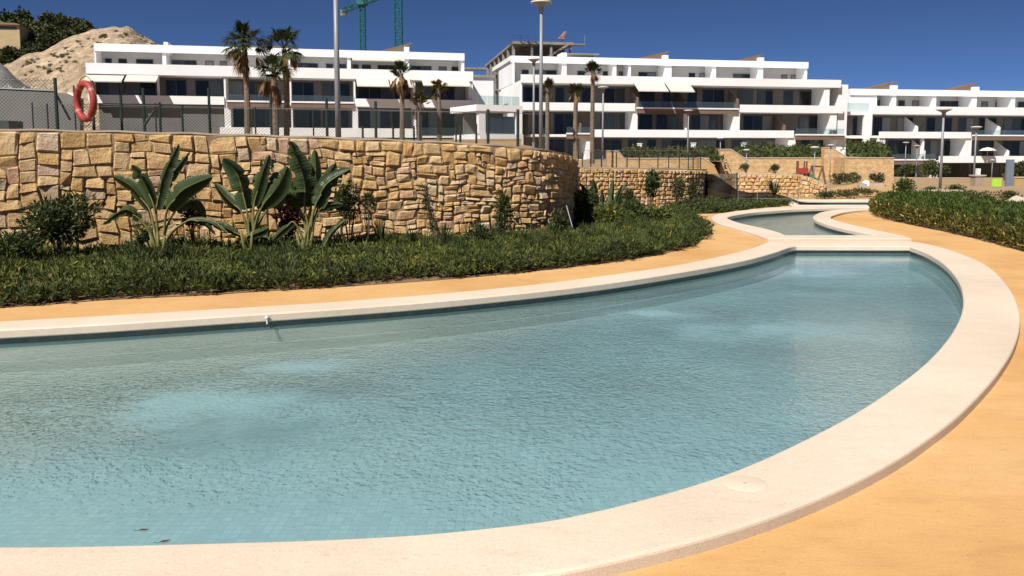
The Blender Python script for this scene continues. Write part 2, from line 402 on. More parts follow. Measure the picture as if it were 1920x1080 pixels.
class MB:
    def __init__(s): s.v = []; s.f = []
    def add(s, v, f):
        k = len(s.v); s.v += [tuple(x) for x in v]; s.f += [tuple(i + k for i in q) for q in f]; return s
    def box(s, x0, x1, y0, y1, z0, z1):
        x0, x1 = min(x0, x1), max(x0, x1); y0, y1 = min(y0, y1), max(y0, y1); z0, z1 = min(z0, z1), max(z0, z1)
        return s.add([(x0, y0, z0), (x1, y0, z0), (x1, y1, z0), (x0, y1, z0), (x0, y0, z1), (x1, y0, z1), (x1, y1, z1), (x0, y1, z1)],
                     [(0, 3, 2, 1), (4, 5, 6, 7), (0, 1, 5, 4), (1, 2, 6, 5), (2, 3, 7, 6), (3, 0, 4, 7)])
    def bar(s, a, b, r, n=6, r2=None):
        return s.tube([a, b], [r, r if r2 is None else r2], n)
    def tube(s, pts, rad, n=8):
        pts = [Vector(p) for p in pts]; k = len(s.v); N = len(pts)
        for i, p in enumerate(pts):
            d = (pts[min(i + 1, N - 1)] - pts[max(i - 1, 0)]).normalized()
            a = d.orthogonal().normalized() if abs(d.z) > .99 else Vector((-d.y, d.x, 0)).normalized()
            if abs(d.z) > .99: a = Vector((1, 0, 0))
            a = (a - d * a.dot(d)).normalized(); b = d.cross(a); r = rad[i] if isinstance(rad, (list, tuple)) else rad
            for j in range(n):
                t = 2 * math.pi * j / n
                s.v.append(tuple(p + a * (math.cos(t) * r) + b * (math.sin(t) * r)))
        for i in range(N - 1):
            for j in range(n):
                q = k + i * n; j2 = (j + 1) % n
                s.f.append((q + j, q + j2, q + n + j2, q + n + j))
        s.f.append(tuple(k + j for j in reversed(range(n)))); s.f.append(tuple(k + (N - 1) * n + j for j in range(n)))
        return s
    def lathe(s, prof, n=20, c=(0, 0, 0)):
        k = len(s.v)
        for r, z in prof:
            for j in range(n):
                t = 2 * math.pi * j / n
                s.v.append((c[0] + r * math.cos(t), c[1] + r * math.sin(t), c[2] + z))
        for i in range(len(prof) - 1):
            for j in range(n):
                q = k + i * n; j2 = (j + 1) % n
                s.f.append((q + j, q + j2, q + n + j2, q + n + j))
        return s
    def prism(s, poly, off):
        """poly: planar ring of points, off: thickness vector"""
        off = Vector(off); n = len(poly); k = len(s.v)
        s.v += [tuple(p) for p in poly] + [tuple(Vector(p) + off) for p in poly]
        s.f.append(tuple(k + i for i in range(n))); s.f.append(tuple(k + n + i for i in reversed(range(n))))
        for i in range(n):
            j = (i + 1) % n; s.f.append((k + j, k + i, k + n + i, k + n + j))
        return s
    def build(s, name, mat, parent=None, smooth=False):
        me = bpy.data.meshes.new(name); me.from_pydata(s.v, [], s.f); me.update()
        bm = bmesh.new(); bm.from_mesh(me); bmesh.ops.recalc_face_normals(bm, faces=bm.faces); bm.to_mesh(me); bm.free()
        return link(name, me, mat, parent, smooth)

def sheet(name, rings, z, mat, parent=None, kind='structure'):
    """flat sheet: first ring outer, others holes"""
    vv = [[Vector((p[0], p[1], 0)) for p in r] for r in rings]
    flat = [p for r in vv for p in r]
    tris = tessellate_polygon(vv)
    me = bpy.data.meshes.new(name); me.from_pydata([(p.x, p.y, z) for p in flat], [], [tuple(t) for t in tris]); me.update()
    bm = bmesh.new(); bm.from_mesh(me)
    bmesh.ops.recalc_face_normals(bm, faces=bm.faces)
    for f in bm.faces:
        if f.normal.z < 0: f.normal_flip()
    bm.to_mesh(me); bm.free()
    o = link(name, me, mat, parent)
    if kind: o['kind'] = kind
    return o

def quads(name, V, mat, parent=None, per=4):
    """mesh of loose n-gons from an (N,per,3) array"""
    V = np.asarray(V, dtype=np.float32); n = V.shape[0]
    me = bpy.data.meshes.new(name)
    me.vertices.add(n * per); me.vertices.foreach_set('co', V.reshape(-1))
    me.loops.add(n * per); me.loops.foreach_set('vertex_index', np.arange(n * per, dtype=np.int32))
    me.polygons.add(n); me.polygons.foreach_set('loop_start', np.arange(0, n * per, per, dtype=np.int32))
    me.update(calc_edges=True); me.validate()
    return link(name, me, mat, parent)

def unit(a):
    return a / np.maximum(np.linalg.norm(a, axis=-1, keepdims=True), 1e-6)

def leaves(C, D, L, W):
    """diamond leaves at C pointing along D"""
    n = len(C); D = unit(D)
    Rn = unit(RNG.normal(size=(n, 3))); S = unit(np.cross(D, Rn))
    L = np.asarray(L).reshape(-1, 1) * np.ones((n, 1)); W = np.asarray(W).reshape(-1, 1) * np.ones((n, 1))
    mid = C + D * L * .45
    return np.stack([C, mid + S * W * .5, C + D * L, mid - S * W * .5], axis=1)

def blob_points(n, c, rad, lumps=7, spread=.55, shell=.55):
    """points through an uneven crown made of several lumps"""
    c = np.array(c); rad = np.array(rad)
    lc = unit(RNG.normal(size=(lumps, 3))) * RNG.uniform(.2, 1, (lumps, 1)) ** .5 * spread
    lr = RNG.uniform(.32, .62, lumps)
    k = RNG.integers(0, lumps, n)
    d = unit(RNG.normal(size=(n, 3))); r = (RNG.uniform(shell ** 3, 1, (n, 1))) ** (1 / 3) * lr[k][:, None]
    P = lc[k] + d * r
    return c + P * rad, unit(d * rad + np.array([0, 0, .35]) * rad.max())

def bush(name, loc, rad, n, L, W, mat, label=None, cat='shrub', group=None, lumps=8, stem=True, kind=None, spread=.6, zoff=None):
    root = empty(name, loc, RNG.uniform(0, 6.28), label, cat, group) if kind is None else None
    cz = rad[2] if zoff is None else zoff
    P, D = blob_points(n, (0, 0, cz), rad, lumps, spread)
    P[:, 2] = np.maximum(P[:, 2], .02)
    D = unit(D + RNG.normal(size=D.shape) * .55)
    quads('foliage', leaves(P, D, RNG.uniform(.7, 1.3, n) * L, RNG.uniform(.7, 1.3, n) * W), mat, root)
    if stem:
        mb = MB()
        for i in range(5):
            a = RNG.uniform(0, 6.28); e = Vector((math.cos(a) * rad[0] * .5, math.sin(a) * rad[1] * .5, cz * RNG.uniform(.9, 1.3)))
            mb.tube([(0, 0, -.05), e * .5 + Vector((RNG.normal() * .03, RNG.normal() * .03, 0)), e], [.02 * rad[2] + .008, .014 * rad[2] + .006, .004], 5)
        mb.build('stems', M['stemwood'], root)
    return root

# ================================================================== POOLS

def proj(pts, z=ZC): return [gz(x, y, z) for x, y in pts]

in1 = [(-420, 637), (-200, 628), (0, 617), (200, 606), (400, 593), (600, 580), (800, 565), (1000, 546), (1150, 528), (1300, 505), (1395, 487), (1448, 473), (1478, 463), (1492, 460.5)]
in1b = [(1705, 461), (1740, 474), (1775, 496), (1800, 525), (1810, 555), (1808, 585), (1795, 615), (1770, 650), (1730, 690), (1670, 735), (1600, 780), (1500, 832), (1400, 877),
        (1300, 912), (1200, 940), (1100, 964), (1000, 982), (800, 1003), (600, 1014), (400, 1020), (200, 1025), (0, 1027), (-300, 1022)]
A = catmull(proj(in1), 6); B = catmull(proj(in1b), 6)
left_end = [Vector((-4.4, 3.45, ZC)), Vector((-6.0, 3.9, ZC)), Vector((-7.0, 5.0, ZC)), Vector((-6.95, 6.2, ZC))]
inner1 = A + B + catmull([B[-1]] + left_end + [A[0]], 6)[1:-1]
out1 = [(-420, 622), (-200, 614), (0, 603), (200, 592), (400, 580), (600, 568), (800, 553), (1000, 534), (1150, 515), (1270, 497), (1350, 481), (1410, 466), (1445, 452)]
out1b = [(1700, 451.5), (1745, 459), (1800, 476), (1850, 499), (1888, 538), (1906, 578), (1908, 610), (1896, 650), (1870, 692), (1838, 730), (1790, 777), (1740, 815), (1680, 855), (1600, 898), (1500, 942),
         (1400, 978), (1300, 1008), (1200, 1033), (1100, 1056), (1000, 1074), (800, 1098), (600, 1112), (400, 1120), (200, 1126), (0, 1130), (-300, 1120)]
A2 = catmull(proj(out1), 6); B2 = catmull(proj(out1b), 6)
left_end2 = [Vector((-4.5, 2.98, ZC)), Vector((-6.3, 3.45, ZC)), Vector((-7.5, 4.85, ZC)), Vector((-7.45, 6.4, ZC))]
outer1 = A2 + B2 + catmull([B2[-1]] + left_end2 + [A2[0]], 6)[1:-1]

in2 = [(1472, 441), (1457, 435), (1427, 427), (1390, 419), (1366, 411), (1363, 407), (1380, 402.5), (1415, 397.5), (1452, 394.5), (1490, 392), (1540, 390.2), (1590, 389.2), (1680, 388.8)]
in2b = [(1685, 391.2), (1625, 390.8), (1590, 392), (1565, 394), (1540, 398), (1527, 405), (1528, 410), (1540, 416), (1565, 424), (1615, 435), (1650, 441)]
inner2 = catmull(proj(in2), 5) + catmull(proj(in2b), 5)
out2 = [(1440, 446.5), (1415, 437), (1390, 430), (1347, 417.5), (1336, 409), (1340, 404), (1352, 400.5), (1390, 395), (1440, 389.8), (1490, 387.6), (1560, 386.5), (1700, 386)]
out2b = [(1700, 393.5), (1632, 393), (1590, 396.5), (1566, 402), (1556, 407), (1562, 411.5), (1590, 419.5), (1640, 431), (1690, 441.5), (1708, 447)]
outer2 = catmull(proj(out2), 5) + catmull(proj(out2b), 5)
inner3 = [gz(1500, 384, ZC), gz(1725, 384, ZC), gz(1725, 375.5, ZC), gz(1482, 375.5, ZC)]
outer3 = [gz(1485, 385.6, ZC), gz(1740, 385.6, ZC), gz(1740, 373.8, ZC), gz(1466, 373.8, ZC)]

def ring_normals(P):
    n = len(P); out = []
    ar = sum(P[i].x * P[(i + 1) % n].y - P[(i + 1) % n].x * P[i].y for i in range(n))
    s = 1 if ar > 0 else -1
    for i in range(n):
        t = (P[(i + 1) % n] - P[i - 1]); t.z = 0; t.normalize()
        out.append(Vector((-t.y, t.x, 0)) * s)      # pointing inward
    return out

def make_pool(inner, outer, label, depth, ledge=0.0, ledge_range=None):
    # coping slab with rounded nosing: top sheet + edges
    n, k = len(inner), len(outer)
    mb = MB()
    top = tessellate_polygon([[Vector((p.x, p.y, 0)) for p in outer], [Vector((p.x, p.y, 0)) for p in inner]])
    flat = outer + inner
    mb.add([(p.x, p.y, ZC) for p in flat], [tuple(t) for t in top])
    def skirt(P, offs, sgn):
        N = ring_normals(P); rows = []
        for o, z in offs: rows.append([(P[i].x + N[i].x * o * sgn, P[i].y + N[i].y * o * sgn, z) for i in range(len(P))])
        v = [p for r in rows for p in r]; m_ = len(P)
        f = [(a * m_ + i, a * m_ + (i + 1) % m_, (a + 1) * m_ + (i + 1) % m_, (a + 1) * m_ + i) for a in range(len(rows) - 1) for i in range(m_)]
        mb.add(v, f)
    skirt(outer, [(0, ZC), (.010, ZC - .002), (.017, ZC - .008), (.02, ZC - .017), (.021, -.06)], -1)
    skirt(inner, [(0, ZC), (.012, ZC - .004), (.022, ZC - .016), (.022, ZC - .075), (.012, ZC - .085), (-.03, ZC - .085)], 1)
    o = mb.build('pool_coping', M['coping']); o['kind'] = 'structure'
    bm = bmesh.new(); bm.from_mesh(o.data); bmesh.ops.remove_doubles(bm, verts=bm.verts, dist=.0005); bmesh.ops.recalc_face_normals(bm, faces=bm.faces); bm.to_mesh(o.data); bm.free()
    # basin: walls, optional submerged ledge, floor
    N = ring_normals(inner)
    mb = MB(); m_ = len(inner)
    P0 = [(inner[i].x - N[i].x * .02, inner[i].y - N[i].y * .02) for i in range(m_)]
    rows = [[(x, y, ZC - .086) for x, y in P0], [(x, y, ZW - .035) for x, y in P0]]
    v = rows[0] + rows[1]
    mb.add(v, [(i, (i + 1) % m_, m_ + (i + 1) % m_, m_ + i) for i in range(m_)])
    o = mb.build('waterline_tiles', M['darktile']); o['kind'] = 'structure'
    mb = MB()
    lw = [ledge if (ledge_range and ledge_range[0] <= i <= ledge_range[1]) else 0.0 for i in range(m_)]
    for _ in range(3): lw = [(lw[i - 1] + lw[i] + lw[(i + 1) % m_]) / 3 for i in range(m_)]
    P1 = [(inner[i].x + N[i].x * lw[i], inner[i].y + N[i].y * lw[i]) for i in range(m_)]
    rows = [[(x, y, ZW - .035) for x, y in P0], [(x, y, ZW - .16) for x, y in P0], [(x, y, ZW - .162) for x, y in P1], [(x, y, ZW - depth) for x, y in P1]]
    v = [p for r in rows for p in r]
    mb.add(v, [(a * m_ + i, a * m_ + (i + 1) % m_, (a + 1) * m_ + (i + 1) % m_, (a + 1) * m_ + i) for a in range(3) for i in range(m_)])
    k0 = len(mb.v); tr = tessellate_polygon([[Vector((p[0], p[1], 0)) for p in P1]])
    mb.add([(p[0], p[1], ZW - depth) for p in P1], [tuple(t) for t in tr])
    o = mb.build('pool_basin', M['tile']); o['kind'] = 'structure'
    Wp = [(inner[i].x - N[i].x * .019, inner[i].y - N[i].y * .019) for i in range(m_)]
    o = sheet('pool_water', [Wp], ZW, M['water'])
    return o

make_pool(inner1, outer1, '', .26)
make_pool(inner2, outer2, '', .28)
make_pool(inner3, outer3, '', .40)

# ================================================================== GROUND, DECK, TERRAIN
bed1 = [(-700, 640), (-300, 603), (0, 578), (100, 571), (200, 563), (300, 558), (400, 553), (500, 546), (600, 541), (700, 534), (800, 527), (900, 519), (1000, 509), (1100, 498), (1200, 484), (1270, 470),
        (1308, 456), (1323, 441), (1316, 427), (1290, 412), (1262, 401)]
bed1c = catmull([gz(x, y) for x, y in bed1], 6)
bed2 = [(1262, 400), (1340, 400.5), (1390, 394), (1440, 388.5), (1470, 386)]
bed2c = catmull([gz(x, y) for x, y in bed2], 4)
hedge_px = [(1637, 392), (1640, 404), (1660, 411), (1700, 420), (1750, 430), (1800, 441), (1850, 453), (1920, 472), (2020, 502), (2200, 560)]
hedgec = catmull([gz(x, y) for x, y in hedge_px], 5)
deck_ring = bed1c + bed2c[1:] + [gz(1452, 372.4), gz(1790, 372.4), gz(1790, 400)] + hedgec[12:] + [Vector((14, 4, 0)), Vector((14, -8, 0)), Vector((-14, -8, 0)), Vector((-14, 4, 0))]
def hole(P): return [(p.x, p.y) for p in P]
# shrink the openings 5 mm so that the coping always stands on the deck
def shrink(P, e=.006):
    N = ring_normals(P); return [(P[i].x + N[i].x * e, P[i].y + N[i].y * e) for i in range(len(P))]
sheet('deck', [[(p.x, p.y) for p in deck_ring], shrink(outer1), shrink(outer2), shrink(outer3)], 0.0, M['deck'])
GX, GY0, GY1 = 46, -16, 40
sheet('garden_ground', [[(-GX, GY0), (GX, GY0), (GX, GY1), (-GX, GY1)], shrink(outer1, .012), shrink(outer2, .012), shrink(outer3, .012)], -.02, M['ground'])

def sstep(a, b, x):
    t = min(max((x - a) / (b - a), 0), 1); return t * t * (3 - 2 * t)
def ground_z(x, y):
    if y < GY1: return -.02
    a = x / max(y, 1)                                   # bearing
    mid = 1.2 * sstep(56, 84, y)
    right = -1.25 * sstep(60, 96, y)
    left = 2.9 * sstep(GY1, 74, y)
    z = mid
    z = left + (mid - left) * sstep(-.06, .06, a)
    z = z + (right - z) * sstep(.36, .47, a)
    return z - .02
xs = sorted(set([-2500, -1500, -800, -400, -250, -180, -140, -110, -90, -78, -70, -62, -54] + list(range(-46, 47, 4)) + [46, 54, 62, 70, 78, 90, 110, 140, 180, 250, 400, 800, 1500, 2500]))
ys = [-1500, -600, -200, -80, -40, -16, -8, 0, 8, 16, 24, 32, 40, 44, 48, 52, 56, 60, 64, 68, 72, 76, 80, 84, 88, 92, 96, 100, 110, 125, 150, 200, 300, 600, 1200, 3000]
mb = MB(); nx = len(xs)
v = [(x, y, ground_z(x, y)) for y in ys for x in xs]; f = []
for j in range(len(ys) - 1):
    for i in range(nx - 1):
        if xs[i] >= -GX and xs[i + 1] <= GX and ys[j] >= GY0 and ys[j + 1] <= GY1: continue
        f.append((j * nx + i, j * nx + i + 1, (j + 1) * nx + i + 1, (j + 1) * nx + i))
mb.add(v, f); mb.build('terrain', M['ground'], smooth=True)['kind'] = 'structure'

# winding sandy path beyond the far pool
sheet('path', [[(p.x, p.y) for p in catmull([gz(1560, 371.5), gz(1640, 368), gz(1720, 366), gz(1700, 352), gz(1672, 341), gz(1620, 340), (gz(1590, 347)), gz(1555, 353), gz(1520, 366)], 5, True)]], -.006, M['sand'])

# ================================================================== STONE WALL (near)
wall_px = [(-260, 12.1), (-120, 12.35), (0, 12.6), (200, 13.15), (400, 13.65), (600, 14.1), (800, 14.55), (900, 14.82), (970, 15.15), (1020, 15.55), (1052, 16.1), (1068, 16.8), (1075, 17.7), (1076, 18.8), (1078, 20.2), (1082, 22.5)]
wall_top = {-260: 236, -120: 239, 0: 242, 200: 246, 400: 251, 600: 257, 800: 265, 900: 270, 970: 275, 1020: 281, 1052: 286, 1068: 290, 1075: 293, 1076: 294, 1078: 295, 1082: 296}
wp = [Vector((xat(p, d), d, at(p, wall_top[p], d).z)) for p, d in wall_px]
wpath = catmull(wp, 12)
wlen = [0.0]
for i in range(1, len(wpath)): wlen.append(wlen[-1] + (wpath[i].xy - wpath[i - 1].xy).length)
WL = wlen[-1]
def wall_at(u):
    u = min(max(u, 0), WL - 1e-4)
    lo = int(np.searchsorted(wlen, u, side='right')) - 1; lo = min(lo, len(wpath) - 2)
    t = (u - wlen[lo]) / (wlen[lo + 1] - wlen[lo]); p = wpath[lo].lerp(wpath[lo + 1], t)
    a, b = wpath[max(lo - 3, 0)], wpath[min(lo + 4, len(wpath) - 1)]
    tg = Vector((b.x - a.x, b.y - a.y, 0)).normalized()
    return p, Vector((tg.y, -tg.x, 0))                 # point (z = wall top), outward normal
u_of_x0 = wlen[24]                                     # left edge of the picture
wall = empty('stone_wall', (wpath[40].x, wpath[40].y, 0), 0, 'tall curved retaining wall of rough golden sandstone behind the planting bed', 'wall')
W0 = wall.location
mb = MB()                                              # mortar core
def ringpt(u, v, o):
    p, nrm = wall_at(u); return Vector((p.x + nrm.x * o, p.y + nrm.y * o, v * p.z)) - W0
us = np.linspace(0, WL, 120)
rows = [[ringpt(u, -.1, -.007) for u in us], [ringpt(u, .985, -.007) for u in us], [ringpt(u, .985, -.5) for u in us]]
v = [p for r in rows for p in r]
mb.add(v, [(a * 120 + i, a * 120 + i + 1, (a + 1) * 120 + i + 1, (a + 1) * 120 + i) for a in range(2) for i in range(119)])
mb.build('mortar_core', M['mortar'], wall)

cells = []
GU, GV = .088, 1 / 23
ncu, ncv = int(WL / GU), 23
grid = np.zeros((ncu, ncv), bool)
for j in range(ncv):
    for i in range(ncu):
        if grid[i, j]: continue
        t = min(max((i * GU - u_of_x0) / 6.5, 0), 1)
        big = 1 - t
        w_ = random.choice([2, 3, 3, 4, 4, 5, 3] if random.random() < big * 1.0 + .12 else [1, 2, 2, 3, 3, 2]); h_ = random.choice([2, 2, 3, 3, 2] if random.random() < big * 1.0 + .12 else [1, 1, 2, 2, 1])
        if random.random() < .07: w_, h_ = 2, 1
        w_ = min(w_, ncu - i); h_ = min(h_, ncv - j)
        k = 1
        while k < w_ and not grid[i + k, j]: k += 1
        w_ = k
        if ncv - j - h_ == 1: h_ += 1
        if i + w_ < ncu and not grid[i + w_, j] and (i + w_ + 1 >= ncu or grid[i + w_ + 1, j]): w_ += 1
        grid[i:i + w_, j:j + h_] = True
        cells.append((i * GU, (i + w_) * GU, j * GV * .985, min((j + h_) * GV, 1) * .985))
def warp(u, v):
    a = mnoise.noise(Vector((u * 2.1, v * 3.4, 3.1))) * .10; b = mnoise.noise(Vector((u * 1.9, v * 3.1, 9.7))) * .05
    c = mnoise.noise(Vector((u * 6.1, v * 9.4, 5.1))) * .02
    if v < .02 or v > .965: b = 0
    return u + a + c, v + b + c * .4
def stone_geo(cell):
    u0, u1, v0, v1 = cell; H = wall_at((u0 + u1) / 2)[0].z
    g = .008; gu, gv = g * .8, g * .8 / H
    n = 4; P = []; rt_ = min(max((u0 - u_of_x0) / 6.5, 0), 1); bul = random.uniform(.006, .032) + .018 * rt_ * random.random(); tilt = random.uniform(-.022, .022); tilt2 = random.uniform(-.018, .018)
    ea, ea2, eb, eb2 = [random.uniform(.03, .10) + .10 * rt_ for _ in range(4)]
    for j in range(n):
        for i in range(n):
            a, b = (0, ea, 1 - ea2, 1)[i], (0, eb, 1 - eb2, 1)[j]
            uu = u0 + gu + (u1 - u0 - 2 * gu) * a; vv = v0 + gv + (v1 - v0 - 2 * gv) * b
            edge = i in (0, n - 1) or j in (0, n - 1); corner = i in (0, n - 1) and j in (0, n - 1)
            if corner:
                k = random.uniform(.0, .12) + .16 * rt_ * random.random(); uu += (u1 - u0) * k * (.5 - a) * .6; vv += (v1 - v0) * k * (.5 - b) * .6
            uu, vv = warp(uu, vv)
            if edge and not corner: uu += random.uniform(-.008, .008); vv += random.uniform(-.005, .005)
            o = random.uniform(-.012, .006) if edge else bul + random.uniform(-.014, .014)
            o += tilt * (a - .5) * 2 + tilt2 * (b - .5) * 2
            P.append(ringpt(uu, min(vv, .992), o))
    ringi = [0, 1, 2, 3, 7, 11, 15, 14, 13, 12, 8, 4]
    base = []
    for q in ringi:
        a, b = (q % n) / (n - 1), (q // n) / (n - 1)
        uu, vv = warp(u0 + gu + (u1 - u0 - 2 * gu) * a, v0 + gv + (v1 - v0 - 2 * gv) * b)
        base.append(ringpt(uu, min(vv, .99), -.06))
    f = [(j * n + i, j * n + i + 1, (j + 1) * n + i + 1, (j + 1) * n + i) for j in range(n - 1) for i in range(n - 1)]
    f += [(ringi[(i + 1) % 12], ringi[i], n * n + i, n * n + (i + 1) % 12) for i in range(12)]
    return P + base, f
inview, rest = [], []
for c in cells:
    um, vm = (c[0] + c[1]) / 2, (c[2] + c[3]) / 2
    (inview if (um > u_of_x0 - .3 and um < WL - 3.2 and vm > .08) else rest).append(c)
inview.sort(key=lambda c: -(c[1] - c[0]) * (c[3] - c[2])); rest += inview[300:]; inview = inview[:300]
print('stones', len(inview), len(rest))
for c in inview:
    P, f = stone_geo(c)
    ctr = sum(P, Vector()) / len(P)
    me = bpy.data.meshes.new('stone'); me.from_pydata([tuple(p - ctr) for p in P], [], f); me.update()
    o = link('stone', me, M['stone'], wall); o.location = ctr
mb = MB()
for c in rest: mb.add(*stone_geo(c))
o = mb.build('small_stones', M['stone'], wall); o['kind'] = 'stuff'
mb = MB()                                              # thin mortar cap on top
rows = [[ringpt(u, 1.0, -.012) + Vector((0, 0, -.03)) for u in us], [ringpt(u, 1.0, -.012) for u in us], [ringpt(u, 1.0, -.48) for u in us], [ringpt(u, 1.0, -.48) + Vector((0, 0, -.05)) for u in us]]
v = [p + Vector((0, 0, .012 + .008 * math.sin(i * .9))) for r in rows for i, p in enumerate(r)]
mb.add(v, [(a * 120 + i, a * 120 + i + 1, (a + 1) * 120 + i + 1, (a + 1) * 120 + i) for a in range(3) for i in range(119)])
mb.build('cap', M['cap'], wall)

# soil mound between deck edge and wall
edge = bed1c
mb = MB(); nrow = 8; cols = []
for i, p in enumerate(edge):
    t = i / (len(edge) - 1)
    u = min(t * (WL) * 1.12, WL - .05) if i < len(edge) * .78 else WL - .05
    q = wall_at(u)[0]
    if p.y > 17: q = Vector((max(q.x, 1.6), max(p.y + .5, 19), 0))
    cols.append((p, q))
for r in range(nrow + 1):
    s = r / nrow
    for p, q in cols:
        x, y = p.x + (q.x - p.x) * s, p.y + (q.y - p.y) * s
        mb.v.append((x, y, .006 + .07 * sstep(0, .5, s) + .03 * mnoise.noise(Vector((x * 1.3, y * 1.3, 0))) * min(1, s * 4)))
nc = len(cols)
mb.f += [(r * nc + i, r * nc + i + 1, (r + 1) * nc + i + 1, (r + 1) * nc + i) for r in range(nrow) for i in range(nc - 1)]
mb.build('planting_bed', M['soil'], smooth=True)['kind'] = 'structure'

# raised terrace behind the wall
ter = [(wpath[i].x - wall_at(wlen[i])[1].x * .35, wpath[i].y - wall_at(wlen[i])[1].y * .35) for i in range(0, len(wpath), 6)]
back = [(2.2, 30), (1.0, 45), (-2, 60), (-6, 74), (-46, 68), (-60, 40), (-40, 14)]
def terz(x, y): return 1.55 + 1.4 * sstep(24, 72, y)
mbt = MB()
ring = ter + back
pl = [Vector((x, y, 0)) for x, y in ring]
bm = bmesh.new()
bv = [bm.verts.new((p.x, p.y, 0)) for p in pl]; bm.faces.new(bv)
bmesh.ops.triangulate(bm, faces=bm.faces[:])
bmesh.ops.subdivide_edges(bm, edges=[e for e in bm.edges if e.calc_length() > 4], cuts=5, use_grid_fill=True)
bmesh.ops.triangulate(bm, faces=bm.faces[:])
for v_ in bm.verts: v_.co.z = terz(v_.co.x, v_.co.y)
bmesh.ops.recalc_face_normals(bm, faces=bm.faces)
ext = bmesh.ops.extrude_edge_only(bm, edges=[e for e in bm.edges if e.is_boundary])
for g in ext['geom']:
    if isinstance(g, bmesh.types.BMVert): g.co.z = -.1
me = bpy.data.meshes.new('upper_terrace'); bm.to_mesh(me); bm.free()
link('upper_terrace', me, M['ground'])['kind'] = 'structure'

# ================================================================== SECOND RUBBLE WALL
def rubble_wall(name, label, pts, tops, z0, cell, mat, thick=.4, seed=1):
    """pts: plan points, tops: heights; small stones joined, too small to pick apart"""
    random.seed(seed)
    root = empty(name, (pts[0][0], pts[0][1], 0), 0, label, 'wall')
    o0 = Vector((pts[0][0], pts[0][1], 0))
    core = MB(); st = MB(); cap = MB()
    for i in range(len(pts) - 1):
        a, b = Vector((*pts[i], 0)) - o0, Vector((*pts[i + 1], 0)) - o0
        d = (b - a); Ln = d.length; d.normalize(); nn = Vector((d.y, -d.x, 0))
        za, zb = tops[i], tops[i + 1]
        core.prism([a - nn * .02 + Vector((0, 0, z0)), b - nn * .02 + Vector((0, 0, z0)), b - nn * .02 + Vector((0, 0, zb - .03)), a - nn * .02 + Vector((0, 0, za - .03))], -nn * thick)
        cap.prism([a + Vector((0, 0, za - .028)), b + Vector((0, 0, zb - .028)), b + Vector((0, 0, zb + .015)), a + Vector((0, 0, za + .015))], -nn * (thick + .03))
        H = (za + zb) / 2 - z0; nr = max(2, int(H / (cell * .62)))
        for r in range(nr):
            u = -random.random() * cell
            while u < Ln:
                w_ = cell * random.uniform(.6, 1.6); u0, u1 = max(u, 0), min(u + w_, Ln); u += w_
                if u1 - u0 < .03: continue
                tz = lambda uu: za + (zb - za) * uu / Ln - .03
                q = []
                for uu, rr in ((u0, r), (u1, r), (u1, r + 1), (u0, r + 1)):
                    zz = z0 + (tz(uu) - z0) * (rr / nr); q.append(a + d * uu + Vector((0, 0, zz + (random.uniform(-.02, .02) if 0 < rr < nr else 0))))
                c = sum(q, Vector()) / 4; q1 = [c + (p - c) * .93 + nn * random.uniform(-.005, .01) for p in q]
                q2 = [c + (p - c) * random.uniform(.5, .66) + nn * random.uniform(.03, .07) for p in q]; q0 = [p - nn * .05 for p in q1]
                st.add(q0 + q1 + q2, [(8, 9, 10, 11)] + [(4 + k, 4 + (k + 1) % 4, 8 + (k + 1) % 4, 8 + k) for k in range(4)] + [(k, (k + 1) % 4, 4 + (k + 1) % 4, 4 + k) for k in range(4)])
    core.build('mortar_core', M['mortar'], root); o = st.build('stones', M['stone'], root); o['kind'] = 'stuff'
    cap.build('cap', M['cap'], root)
    return root
def plan(L): return [(xat(px, d), d) for px, d in L]
w2 = [(1070, 24.6), (1150, 25.2), (1230, 26.0), (1290, 26.9), (1318, 27.8), (1326, 29.5)]
rubble_wall('stone_wall', 'lower rubble stone wall further back, right of the tall curved wall, with a mesh fence on it', plan(w2),
            [at(px, py, d).z for (px, d), py in zip(w2, (314, 315, 316, 317, 318, 318))], -.05, .2, M['stone'], seed=3)
w3 = [(1372, 33.5), (1440, 33.2), (1500, 33.0), (1520, 32.9), (1547, 32.8), (1550, 36)]
rubble_wall('stone_wall', 'pale ochre rubble wall with a stepped-down right end behind the far pool', plan(w3),
            [at(px, py, d).z for (px, d), py in zip(w3, (326, 326, 328, 333, 344, 344))], -.05, .24, surf('pale_rubble', (.44, .29, .15), (.64, .46, .26), 3.5, .9, .8, 12, .03), seed=5)

def slab_wall(name, label, poly, Y, thick, mat, cat='wall', Y2=None):
    """wall outline seen front-on at its own distance with real thickness (Y2: distance of the last points for a wall that recedes)"""
    P = [at(px, py, Y if Y2 is None else yy) for (px, py), yy in zip(poly, Y2 or [Y] * len(poly))]
    o0 = Vector((P[0].x, P[0].y, min(p.z for p in P)))
    root = empty(name, o0, 0, label, cat)
    mb = MB(); mb.prism([p - o0 for p in P], (0, thick, 0)); mb.build('masonry', mat, root)
    # stone coping along the top edges
    mb = MB()
    for i in range(len(P)):
        a, b = P[i] - o0, P[(i + 1) % len(P)] - o0
        if abs(b.x - a.x) > abs(b.z - a.z) * .6 and (a.z + b.z) / 2 > sum((p - o0).z for p in P) / len(P):
            mb.prism([a + Vector((0, -.03, .003)), b + Vector((0, -.03, .003)), b + Vector((0, -.03, .07)), a + Vector((0, -.03, .07))], (0, thick + .06, 0))
    if mb.v: mb.build('coping', M['cap'], root)
    return root
slab_wall('retaining_wall', 'long ochre retaining wall below the planted slope in front of the middle apartment block', [(1395, 336), (1562, 338), (1562, 297), (1395, 297)], 58, .6, M['masonry'])
slab_wall('stair_wall', 'ochre stair wall with a top sloping down to the right, above the black netting', [(1350, 336), (1405, 336), (1405, 303), (1371, 281), (1350, 281)], 55, .5, M['masonry'])
